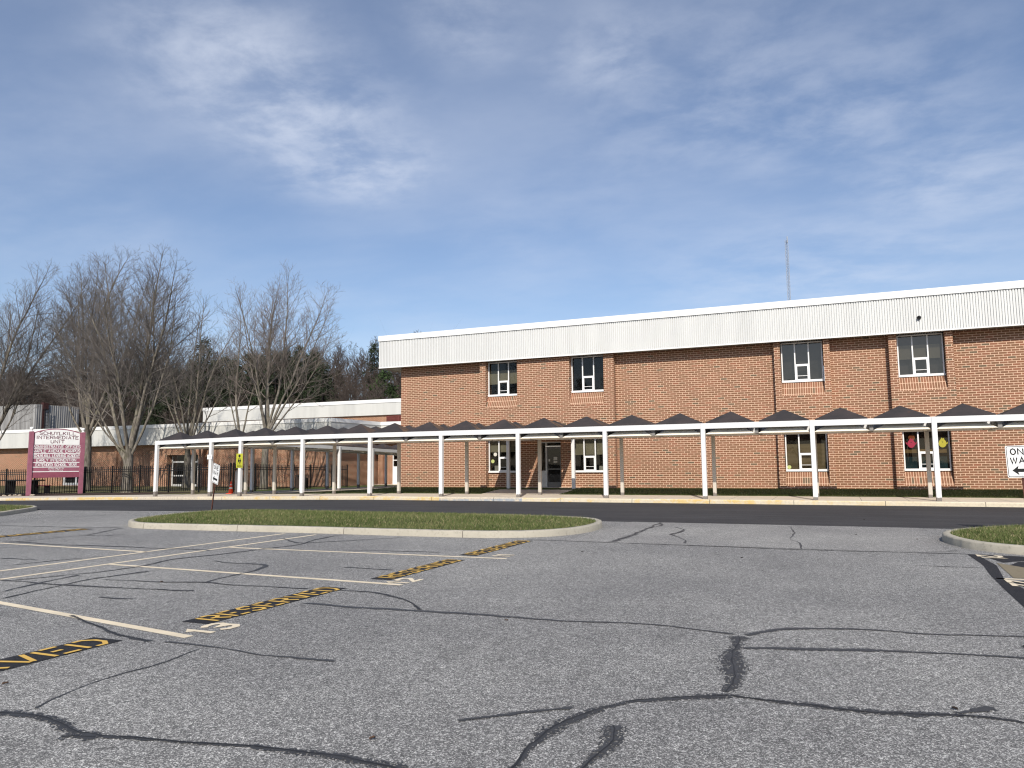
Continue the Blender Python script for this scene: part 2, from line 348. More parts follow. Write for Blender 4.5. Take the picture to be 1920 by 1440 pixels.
M['bark'] = bark('grey_bark', (.20, .178, .152), .4); M['twig'] = plain('twig_bark', (.155, .139, .128), .9, .25, .5, .1)
M['twig_red'] = plain('budding_twig', (.19, .163, .146), .9, .25, .5, .1)
M['wood_bare'] = plain('woodland_bark', (.088, .071, .062), .95, .35, .35, .08)
M['needle'] = plain('pine_needle', (.025, .036, .018), .8, .45, .6, .15); M['needle_bright'] = plain('spruce_needle', (.040, .064, .024), .8, .4, .6, .15)
def glass(name, refl, tint, gc=(.86, .83, .80, 1)):
    b = NB(name); t = b.t; t.nodes.remove(b.b)
    g = b.n('ShaderNodeBsdfGlossy'); g.inputs['Roughness'].default_value = .02; g.inputs['Color'].default_value = gc
    bn = b.n('ShaderNodeBump'); bn.inputs['Strength'].default_value = .05; bn.inputs['Distance'].default_value = .03; b.L(b.noise(1.2, 2), bn.inputs['Height']); b.L(bn.outputs[0], g.inputs['Normal'])
    tr = b.n('ShaderNodeBsdfTransparent'); tr.inputs['Color'].default_value = (*tint, 1)
    fr = b.n('ShaderNodeFresnel'); fr.inputs[0].default_value = 1.5
    mxs = b.n('ShaderNodeMixShader'); b.L(b.math('MINIMUM', b.math('MULTIPLY', fr.outputs[0], refl), .9), mxs.inputs[0]); b.L(tr.outputs[0], mxs.inputs[1]); b.L(g.outputs[0], mxs.inputs[2])
    b.L(mxs.outputs[0], t.nodes['Material Output'].inputs[0]); return b.m
M['glass'] = glass('window_glass', 1.0, (.55, .56, .55)); M['glass_grey'] = glass('reflective_glass', 2.6, (.6, .59, .57), (.80, .72, .64, 1))
M['dark'] = plain('dark_room', (.012, .011, .010), .9, .3, 2); M['room'] = plain('room_cloud_reflection', (.16, .15, .14), .9, .3, 1.5)  # paler room grey imitates clouds reflected in the upper right panes
M['blind'] = plain('beige_shade', (.42, .38, .27), .8, .06, 3)
def slats():
    b = NB('slat_blind', .7, .2); x, y, z = b.xyz(); f = b.math('FRACT', b.math('MULTIPLY', z, 17.)); b.col(b.mix(b.rng(f, .6, .95), (.35, .27, .15), (.14, .10, .055))); return b.m
M['slats'] = slats()
M['alu'] = plain('aluminium', (.60, .60, .59), .45, .1, 4, .5, .1); M['black'] = plain('black_metal', (.007, .007, .0075), .45, .2, 5, .4)
M['maroon'] = plain('maroon_paint', (.29, .105, .148), .5, .1, 3, .35); M['maroon_dark'] = plain('maroon_skirt', (.25, .07, .105), .5, .08, 3, .35)
M['louver'] = plain('maroon_louver', (.20, .06, .055), .6, .12, 4)
M['white'] = plain('white_paint', (.80, .80, .79), .5, .04, 3); M['print'] = plain('grey_maroon_print', (.17, .08, .10), .6, .1, 3)
M['ink'] = plain('black_print', (.012, .012, .012), .5, .05, 5); M['signback'] = plain('sign_aluminium', (.8, .8, .8), .45, .03, 3)
M['yellow_sign'] = plain('yellow_sign_face', (.46, .46, .04), .5, .06, 3); M['rust'] = plain('rusty_post', (.105, .042, .030), .85, .45, 9, .2, 0, .4)
M['orange'] = plain('orange_plastic', (.86, .075, .02), .5, .06, 3); M['reflect'] = plain('reflective_collar', (.80, .78, .76), .4, .05, 4)
M['bollard'] = plain('grey_bollard_paint', (.40, .40, .42), .6, .08, 3); M['bin'] = plain('brown_bin', (.030, .018, .014), .7, .3, 4)
M['pink'] = plain('pink_paper', (.30, .03, .06), .9, .08, 4); M['yellow_paper'] = plain('yellow_paper', (.40, .36, .05), .9, .06, 4); M['orange_paper'] = plain('orange_paper', (.5, .16, .06), .9, .06, 4)
M['paper'] = plain('white_paper', (.6, .58, .52), .9, .05, 4); M['lime'] = plain('lime_sticker', (.45, .5, .2), .8, .1, 9)
M['shelf'] = plain('wooden_shelf', (.34, .22, .09), .7, .15, 6); M['cloth'] = plain('teal_fabric', (.03, .075, .09), .9, .3, 5)
M['mast'] = plain('haze_tinted_mast', (.36, .40, .47), .6, .1, 2); M['roofing'] = plain('roof_membrane', (.25, .25, .24), .9, .15, .6)  # mast: distance haze put into the colour as pale blue grey
def corr():
    b = NB('corrugated_metal', .55, .4); x, y, z = b.xyz(); u = b.math('ADD', x, y)
    n = b.noise(1.0, 6, .65, sc=(2.5, 2.5, .18)); b.col(b.mix(b.rng(n, .3, .75), (.34, .335, .33), (.17, .165, .16))); return b.m
M['corr'] = corr()
M['leaf'] = plain('dead_leaf', (.10, .06, .04), .9, .3, 20); M['dark_leaf'] = plain('dark_leaf', (.035, .025, .02), .9, .3, 20)
M['iron'] = plain('cast_iron', (.02, .02, .022), .6, .3, 8, .4); M['red_barrel'] = plain('red_barrel', (.17, .02, .04), .6, .15, 4)
M['table'] = plain('dark_table', (.02, .018, .017), .7, .3, 4); M['stone'] = plain('pale_stone', (.45, .38, .3), .9, .25, 6)

# ------------------------------------------------------------------ ground heights
GX = [-400, -64, -50, -42, -34.2, -20, 400]; GZ = [-.9, -.58, -.38, -.25, -.145, 0, 0]
SX = [-400, -64, -50, -42, -34.2, -20, 400]; SZ = [-.75, -.45, -.24, -.11, .003, .15, .15]
G = lambda x: np.interp(x, GX, GZ); S = lambda x: np.interp(x, SX, SZ)
def lawn_z(x, y):
    s = S(x)
    if x > -28: e = np.interp(x, [-28, -22.7], [s-.1, .36]); return s+(e-s)*min(1, max(0, (y-33.6)/3.3))
    return s+(-.2-s)*min(1, max(0, (y-34)/19))
rnd = random.Random(7); nr = np.random.default_rng(7)
def sheet(xs, ys, zf):
    m = MB(); v = [(x, y, zf(x, y)) for y in ys for x in xs]; n = len(xs)
    q = [(j*n+i, j*n+i+1, (j+1)*n+i+1, (j+1)*n+i) for j in range(len(ys)-1) for i in range(n-1)]
    return m.add(v, q)
def hill_z(x, y): return -1.3 + 1.0*np.clip((y-66)/14, 0, 1) + 11.0*np.clip((y-76)/42, 0, 1) + 4*np.clip((y-118)/60, 0, 1) + .5*math.sin(x*.05)*np.clip((y-80)/20, 0, 1)
struct('terrain', sheet(list(np.linspace(-900, 900, 61)), [-900, -400, -150, -60, 0, 30, 60, 72, 80, 90, 100, 115, 130, 150, 170, 250, 500, 900], hill_z), M['litter'], True)
gx = [-150, -100, -64, -57, -50, -46, -42, -38, -34.2, -30, -27, -24, -20, -10, 0, 10, 30, 80]
struct('parking_lot', sheet(gx, [-60, -30, 0, 10, 20.4], lambda x, y: G(x)), M['lot'])
struct('road', sheet(gx, [20.4, 25, 30.12], lambda x, y: G(x)), M['road'])
struct('road_apron', sheet([-5.2, -3, 0, 1.7], [15.03, 17, 20.43], lambda x, y: G(x)+.004), M['apron'])
struct('road_patch', sheet([-40, -34.2, -28, -20, -19.2], [20.4, 21.0], lambda x, y: G(x)+.004), M['apron'])
struct('sidewalk', sheet(gx, [30.28, 32, 33.7], lambda x, y: S(x)), M['walk'])
k = MB()
for a, b_ in zip(gx[:-1], gx[1:]):
    v = []
    for x in (a, b_): v += [(x, 30.10, G(x)-.1), (x, 30.11, S(x)-.03), (x, 30.14, S(x)+.004), (x, 30.28, S(x)+.004), (x, 30.28, S(x)-.3)]
    k.add(v, [(i, 5+i, 6+i, 1+i) for i in range(4)])
struct('kerb', k, M['kerb_paint'])
lx = list(np.arange(-27.9, 14.1, .8)); lx2 = [-150, -100, -80]+list(np.arange(-64, -27.9, 1.5))+[-27.9]
struct('lawn', sheet(lx, [33.7, 34.2, 34.8, 35.4, 36.0, 36.6, 37.3], lambda x, y: lawn_z(x, y)), M['lawn'])
struct('lawn_verge', sheet(lx2, [33.7, 35, 36.5, 38, 41, 44, 48, 53.2], lambda x, y: lawn_z(x, y)), M['lawn_dry'], True)
struct('courtyard_lawn', sheet([-39.6, -36, -32, -27.9, -22.66], [37.3, 40, 44, 48, 53.2, 60.7], lambda x, y: np.interp(y, [37.3, 60.7], [lawn_z(x, 37.3)-.004, -.24]) if x < -27 else np.interp(y, [37.3, 60.7], [lawn_z(x, 37.29)-.004, -.24])), M['lawn'])
struct('mulch_bed', sheet([-64, -50, -46, -42, -39], [33.7, 35, 37, 38.6], lambda x, y: lawn_z(x, y)+.012+(.03 if 34 < y < 38 and -63 < x < -40 else 0)), M['mulch'])
struct('entrance_path', sheet([-16.0, -14, -12.0], [33.68, 35, 36.5, 37.4], lambda x, y: np.interp(y, [33.7, 37.4], [.156, .375])+.01*(33.7 < y < 37.4)), M['walk'])
struct('courtyard_path', sheet([-34.4, -32, -29.3], [33.65, 36, 40, 45, 50, 56, 60.6], lambda x, y: S(x)*np.interp(y, [33.65, 60], [1, 0])-np.interp(y, [33.65, 60], [-.006, .2])+.01), M['walk'])
struct('door_path', sheet([-39, -34.4], [58.3, 60.6], lambda x, y: -.195), M['walk'])

# ------------------------------------------------------------------ islands: kerb ring, soil mound, grass blades
def chaikin(p, n=2):
    for _ in range(n):
        q = []
        for i in range(len(p)):
            a = np.array(p[i]); b = np.array(p[(i+1) % len(p)]); q += [a*.75+b*.25, a*.25+b*.75]
        p = q
    return np.array(p)
def inset(p, d):
    n = len(p); t = np.roll(p, -1, 0)-np.roll(p, 1, 0); t /= np.linalg.norm(t, axis=1)[:, None]
    nrm = np.stack([-t[:, 1], t[:, 0]], 1); return p+nrm*d
def inside(p, pts):
    x, y = pts[:, 0], pts[:, 1]; r = np.zeros(len(pts), bool); j = len(p)-1
    for i in range(len(p)):
        c = ((p[i, 1] > y) != (p[j, 1] > y)) & (x < (p[j, 0]-p[i, 0])*(y-p[i, 1])/(p[j, 1]-p[i, 1]+1e-12)+p[i, 0]); r ^= c; j = i
    return r
def blades(pts, zf, n, hmin, hmax, name, label, wd=.006):
    m = MB(); a = nr.uniform(0, 6.28, n); h = nr.uniform(hmin, hmax, n)*nr.choice([1, 1, 1, 1.5], n); w_ = nr.uniform(.6, 1.4, n)*wd
    b = np.stack([pts[:, 0], pts[:, 1], zf-.004], 1); d = np.stack([np.cos(a), np.sin(a), 0*a], 1)*w_[:, None]
    le = nr.normal(0, .5, (n, 2))*h[:, None]; tip = b+np.stack([le[:, 0], le[:, 1], h], 1)
    v = np.stack([b-d, b+d, tip], 1).reshape(-1, 3); m.add(v, (), np.arange(3*n).reshape(-1, 3))
    o = struct(name, m, M['blade'], kind='stuff', label=label)
    at = o.data.attributes.new('tone', 'FLOAT', 'FACE'); pat = .5+.25*np.sin(pts[:, 0]*1.3+np.sin(pts[:, 1]*2.1))*np.sin(pts[:, 1]*1.7)
    tone = np.clip(pat*.75+nr.normal(0, .2, n)+.05, 0, .9); dead = nr.random(n) < .11; tone[dead] = nr.uniform(.9, 1, dead.sum())
    at.data.foreach_set('value', tone.astype(np.float32)); return o
def island(poly, nblade, tagn, bbox=None):
    p = chaikin(poly, 3); area = 0.5*np.sum(p[:, 0]*np.roll(p[:, 1], -1)-np.roll(p[:, 0], -1)*p[:, 1])
    if area < 0: p = p[::-1]
    n = len(p); g = G(p[:, 0]); m = MB()
    rings = [(p, g-.05), (inset(p, .012), g+.115), (inset(p, .03), g+.145), (inset(p, .15), g+.15), (inset(p, .165), g+.10)]
    v = np.concatenate([np.column_stack([a, z]) for a, z in rings])
    jit = nr.normal(0, .005, v.shape); v[n:3*n] += jit[n:3*n]
    q = [(r*n+i, r*n+(i+1) % n, (r+1)*n+(i+1) % n, (r+1)*n+i) for r in range(4) for i in range(n)]
    m.add(v, q); struct('island_kerb', m, M['kerb'], True)
    c = p.mean(0); m = MB(); ks = [.0, .12, .3, .6, 1.]
    def dome(f): return .12+.13*(1-(1-f)**2)
    ins = inset(p, .16); v = []
    for f in ks[:-1]: v.append(np.column_stack([ins*(1-f)+c*f, G(ins[:, 0])*(1-f)+G(c[0])*f+dome(f)]))
    v = np.concatenate(v); v = np.vstack([v, [[c[0], c[1], G(c[0])+dome(1)]]])
    q = [(r*n+i, r*n+(i+1) % n, (r+1)*n+(i+1) % n, (r+1)*n+i) for r in range(3) for i in range(n)]
    t = [(3*n+i, 3*n+(i+1) % n, 4*n) for i in range(n)]
    m.add(v, q, t); struct('island_soil', m, M['turf'], True)
    lo, hi = p.min(0), p.max(0)
    if bbox: lo = np.maximum(lo, bbox[0]); hi = np.minimum(hi, bbox[1])
    pts = nr.uniform(lo, hi, (nblade*2, 2)); inn = inset(p, .15); pts = pts[inside(inn, pts)]
    # thin patches
    pat = np.sin(pts[:, 0]*.9+1)*np.sin(pts[:, 1]*1.3+pts[:, 0]*.4)
    pts = pts[nr.random(len(pts)) > np.clip(pat-.45, 0, .5)*1.2]
    rel = np.linalg.norm(pts-c, axis=1); ang = np.arctan2(pts[:, 1]-c[1], pts[:, 0]-c[0])
    f = np.empty(len(pts)); bx = ins-c; ba = np.arctan2(bx[:, 1], bx[:, 0]); br = np.linalg.norm(bx, axis=1); od = np.argsort(ba)
    rb = np.interp(ang, ba[od], br[od], period=2*math.pi); f = np.clip(1-rel/rb, 0, 1)
    gz = G(pts[:, 0])*(1-f)+G(c[0])*f if False else np.interp(f, [0, 1], [0, 0])+(G(c[0]+(pts[:, 0]-c[0])/np.maximum(1e-6, rel/np.maximum(rb, 1e-6))*(rel > 1e-6))*(1-f)+G(c[0])*f)
    fz = np.interp(f, ks, [dome(x) for x in ks])
    blades(pts, gz+fz, len(pts), .025, .065, 'island_grass', tagn)
CENTRE = [(-17.76, 15.03), (-16.9, 14.62), (-14.8, 14.72), (-13.17, 14.84), (-11.35, 14.95), (-9.57, 14.97), (-8.1, 15.02), (-6.73, 15.15), (-5.7, 15.9), (-5.3, 17.2), (-5.45, 18.8), (-6.2, 20.0), (-8, 20.32), (-12, 20.34), (-17.0, 20.34), (-18.8, 20.3), (-19.5, 19.0), (-19.1, 17.2), (-18.6, 15.8)]
island(CENTRE, 42000, 'short patchy green grass on the long central kerbed island')
RIGHTI = [(1.82, 17.4), (1.92, 16.5), (2.15, 15.85), (2.5, 15.4), (3.1, 15.05), (5, 14.95), (9, 14.95), (13, 15), (14, 17), (13.5, 20), (9, 20.35), (4.8, 20.35), (3.5, 20.1), (2.6, 19.2), (2.0, 18.3)]
island(RIGHTI, 30000, 'tufted green grass on the kerbed island by the right one way sign', ((1.8, 14.9), (6.5, 20.4)))
LEFTI = [(-26.3, 16.2), (-27.0, 17.6), (-28.5, 19.5), (-29.8, 21.0), (-31.4, 22.0), (-34, 22.3), (-44, 22.3), (-46, 19), (-44, 15.4), (-28, 15.3)]
island(LEFTI, 26000, 'dry green grass on the small kerbed island at the far left', ((-42, 15), (-26, 22.4)))
# thin grass along the main lawn
pts = np.column_stack([nr.uniform(-27, 9, 26000), nr.uniform(33.72, 36.6, 26000)]); pts = pts[~((pts[:, 0] > -16.05) & (pts[:, 0] < -11.95)) & ~((pts[:, 0] < -22.3) & (pts[:, 1] > 36.9))]
blades(pts, np.array([lawn_z(x, y) for x, y in pts]), len(pts), .03, .07, 'lawn_grass', 'shaded green grass strip in front of the two storey brick wall')

# ------------------------------------------------------------------ paint on the lot
def gstrip(m, pts, wd, dz):          # a flat strip along a polyline
    pts = np.array(pts, float); t = np.gradient(pts, axis=0); t /= np.linalg.norm(t, axis=1)[:, None]; nn_ = np.stack([-t[:, 1], t[:, 0]], 1)*wd/2
    a, b = pts+nn_, pts-nn_; n = len(pts); v = np.concatenate([np.column_stack([a, G(a[:, 0])+dz]), np.column_stack([b, G(b[:, 0])+dz])])
    m.add(v, [(i, i+1, n+i+1, n+i) for i in range(n-1)]); return m
def longline(a, b, n=12): return [tuple(np.array(a)*(1-t)+np.array(b)*t) for t in np.linspace(0, 1, n)]
for a, b in (((-11.15, 6.42), (-5.70, 5.56)), ((-11.15, 9.15), (-5.43, 8.93)), ((-11.12, 11.82), (-5.22, 11.96)), ((-17.9, 10.95), (-12.12, 10.70)), ((-17.9, 7.9), (-12.15, 7.75)),
             ((-12.16, 2.0), (-12.11, 14.62)), ((-11.24, 2.0), (-11.20, 14.62)), ((1.90, 12.14), (7.4, 12.25)), ((-11.15, 3.5), (-5.8, 2.75))):
    struct('stall_line', gstrip(MB(), longline(a, b), .105, .004), M['line'])
# stroke font (unit box); serif adds slabs at stroke ends
F = {'A': [[(0, 0), (.5, 1), (1, 0)], [(.2, .36), (.8, .36)]], 'B': [[(0, 0), (0, 1), (.7, 1), (.95, .85), (.95, .65), (.7, .52), (0, .52)], [(.7, .52), (1, .38), (1, .14), (.75, 0), (0, 0)]],
     'C': [[(1, .8), (.75, 1), (.25, 1), (0, .75), (0, .25), (.25, 0), (.75, 0), (1, .2)]], 'D': [[(0, 0), (0, 1), (.6, 1), (1, .7), (1, .3), (.6, 0), (0, 0)]],
     'E': [[(1, 1), (0, 1), (0, 0), (1, 0)], [(0, .52), (.75, .52)]], 'F': [[(1, 1), (0, 1), (0, 0)], [(0, .52), (.75, .52)]],
     'G': [[(1, .8), (.75, 1), (.25, 1), (0, .75), (0, .25), (.25, 0), (.75, 0), (1, .2), (1, .45), (.6, .45)]], 'H': [[(0, 0), (0, 1)], [(1, 0), (1, 1)], [(0, .52), (1, .52)]],
     'I': [[(.5, 0), (.5, 1)]], 'K': [[(0, 0), (0, 1)], [(1, 1), (0, .42)], [(.3, .6), (1, 0)]], 'L': [[(0, 1), (0, 0), (1, 0)]],
     'M': [[(0, 0), (.05, 1), (.5, .1), (.95, 1), (1, 0)]], 'N': [[(0, 0), (0, 1), (1, 0), (1, 1)]], 'O': [[(.5, 1), (.15, .85), (0, .5), (.15, .15), (.5, 0), (.85, .15), (1, .5), (.85, .85), (.5, 1)]],
     'P': [[(0, 0), (0, 1), (.7, 1), (1, .85), (1, .62), (.7, .48), (0, .48)]], 'R': [[(0, 0), (0, 1), (.7, 1), (1, .85), (1, .62), (.7, .48), (0, .48)], [(.5, .48), (1, 0)]],
     'S': [[(1, .82), (.75, 1), (.25, 1), (0, .8), (.1, .6), (.9, .4), (1, .2), (.75, 0), (.25, 0), (0, .18)]], 'T': [[(0, 1), (1, 1)], [(.5, 1), (.5, 0)]],
     'U': [[(0, 1), (0, .25), (.25, 0), (.75, 0), (1, .25), (1, 1)]], 'V': [[(0, 1), (.5, 0), (1, 1)]], 'W': [[(0, 1), (.25, 0), (.5, .9), (.75, 0), (1, 1)]], 'X': [[(0, 0), (1, 1)], [(0, 1), (1, 0)]],
     'Y': [[(0, 1), (.5, .5), (1, 1)], [(.5, .5), (.5, 0)]], '1': [[(.15, .8), (.5, 1), (.5, 0)]], '2': [[(0, .78), (.2, 1), (.8, 1), (1, .8), (1, .62), (0, 0), (1, 0)]],
     '3': [[(0, .85), (.25, 1), (.75, 1), (1, .82), (.95, .62), (.45, .53), (.95, .42), (1, .18), (.75, 0), (.25, 0), (0, .15)]]}
STEN = {'R': [[(0, 0), (0, 1)], [(.3, 1), (.75, 1), (1, .85), (1, .62), (.75, .5), (.3, .5)], [(.6, .42), (1, 0)]], 'E': [[(0, 0), (0, 1)], [(.3, 1), (1, 1)], [(.3, .5), (.75, .5)], [(.3, 0), (1, 0)]],
        'S': [[(1, .84), (.8, 1), (.25, 1), (0, .8), (.15, .58), (.45, .53)], [(.55, .47), (.85, .42), (1, .2), (.8, 0), (.25, 0), (0, .16)]], 'V': [[(0, 1), (.44, .04)], [(.56, .04), (1, 1)]], 'D': [[(0, 0), (0, 1)], [(.3, 1), (.7, 1), (1, .7), (1, .3), (.7, 0), (.3, 0)]]}
def strokes(m, lines, P, th):       # lines in unit space, P maps (u,v) metres to 3-D; one mitred ribbon per stroke
    for ln in lines:
        a = np.array(ln, float); n = len(a); d = np.diff(a, axis=0); d /= np.linalg.norm(d, axis=1)[:, None]+1e-9
        closed = np.linalg.norm(a[0]-a[-1]) < 1e-6; L_, R_ = [], []
        for i in range(n):
            d0 = d[i-1] if i > 0 else (d[-1] if closed else d[0]); d1 = d[i] if i < n-1 else (d[0] if closed else d[-1])
            t = d0+d1; l = np.linalg.norm(t)
            if l < .3: t = d0; l = 1
            t = t/l; nm = np.array([-t[1], t[0]]); k = th/2/max(.45, abs(np.dot(nm, [-d0[1], d0[0]])))
            L_.append(a[i]+nm*k); R_.append(a[i]-nm*k)
        m.add([P(*p) for p in R_]+[P(*p) for p in L_], [(i, i+1, n+i+1, n+i) for i in range(n-1)])
def text(m, s, P, h, lw, gap, th, font=F, serif=0, centre=True, sp=None):   # caps only
    adv = [(sp or lw*.6) if c == ' ' else lw*(.42 if c in 'I1' else 1.25 if c in 'MW' else 1) for c in s]
    tot = sum(adv)+gap*(len(s)-1); x = -tot/2 if centre else 0
    lay = [0]
    for c, a in zip(s, adv):
        if c != ' ':
            lines = [[(x+u*a if c not in 'I1' else x+(u-.5)*lw*.8+a/2, v*h) for u, v in ln] for ln in (font.get(c) or F[c])]
            lay[0] += 1
            for i_, ln in enumerate(lines):
                off = .0015*(i_ % 4); PP = lambda u, v, off=off: P(u, v, off)
                strokes(m, [ln], PP, th)
                if serif and c not in 'COSGU':
                    for (u, v) in (ln[0], ln[-1]):
                        if min(abs(v), abs(v-h)) < .02*h:
                            w_ = serif; t2 = th*.45; P2 = lambda a_, b_: P(a_, b_, off+.0006); vv = max(t2/2, min(h-t2/2, v))
                            m.quad(P2(u-w_, vv-t2/2), P2(u+w_, vv-t2/2), P2(u+w_, vv+t2/2), P2(u-w_, vv+t2/2))
        x += a+gap
    return m
def reserved(xl, xh, y0, y1, rev=False):
    m = MB(); v = [(xl, y0), (xh, y0), (xh, y1), (xl, y1)]; m.add([(a, b, G(a)+.004) for a, b in v], [(0, 1, 2, 3)])
    struct('stencil_backing', m, M['black_paint'])
    H = (xh-xl)*.84; Ln = (y1-y0)-.26; lw = (Ln-7*.095)/8
    if not rev: P = lambda u, v_, o=0: (xh-.02-v_, y0+.16+u, float(G(xh))+.008+o)
    else: P = lambda u, v_, o=0: (xl+.02+v_, y1-.16-u, float(G(xl))+.008+o)
    struct('reserved_lettering', text(MB(), 'RESERVED', P, H, lw, .095, .045, STEN, 0, False), M['yellow_paint'])
reserved(-6.33, -5.97, 6.07, 8.45); reserved(-6.14, -5.80, 9.24, 11.57); reserved(-6.22, -5.88, 12.15, 14.86); reserved(-6.55, -6.17, 2.55, 5.23)
reserved(-18.4, -17.95, 11.6, 14.2, True)
def number(s, x, y, rev=False):
    P = (lambda u, v_, o=0: (x-v_, y+u, float(G(x))+.0055+o)) if not rev else (lambda u, v_, o=0: (x+v_, y-u, float(G(x))+.0095+o))
    struct('stall_number', text(MB(), s, P, .30, .22, .09, .072, F, 0, False), M['line'])
number('13', -5.62, 5.74); number('12', -5.42, 9.05); number('11', -5.28, 12.22); number('21', 2.10, 14.93, True); number('22', 2.0, 11.98, True)
m = MB()
for poly in ([(1.96, 15.0), (2.1, 15.02), (2.15, 13.6), (2.0, 12.2), (2.06, 11.2), (1.95, 9.2), (1.77, 9.2), (1.83, 11.2), (1.88, 12.4), (1.97, 13.6)],
             [(2.14, 14.98), (3.6, 14.9), (3.6, 14.35), (2.6, 14.3), (2.3, 14.0)], [(2.02, 11.95), (2.9, 12.0), (2.9, 11.4), (2.1, 11.35)], [(2.25, 13.5), (2.55, 14.2), (2.8, 14.2), (2.5, 12.6), (2.2, 12.4)]):
    m.add([(a, b, .004) for a, b in poly], (), (), [list(range(len(poly)))])
struct('stencil_backing', m, M['black_paint'])
m = MB(); m.add([(2.12, 12.25, .0065), (2.32, 12.25, .0065), (2.5, 13.4, .0065), (2.2, 13.9, .0065)], [(0, 1, 2, 3)]); struct('worn_patch', m, concrete('tan_patch', (.26, .22, .15), None, .7))
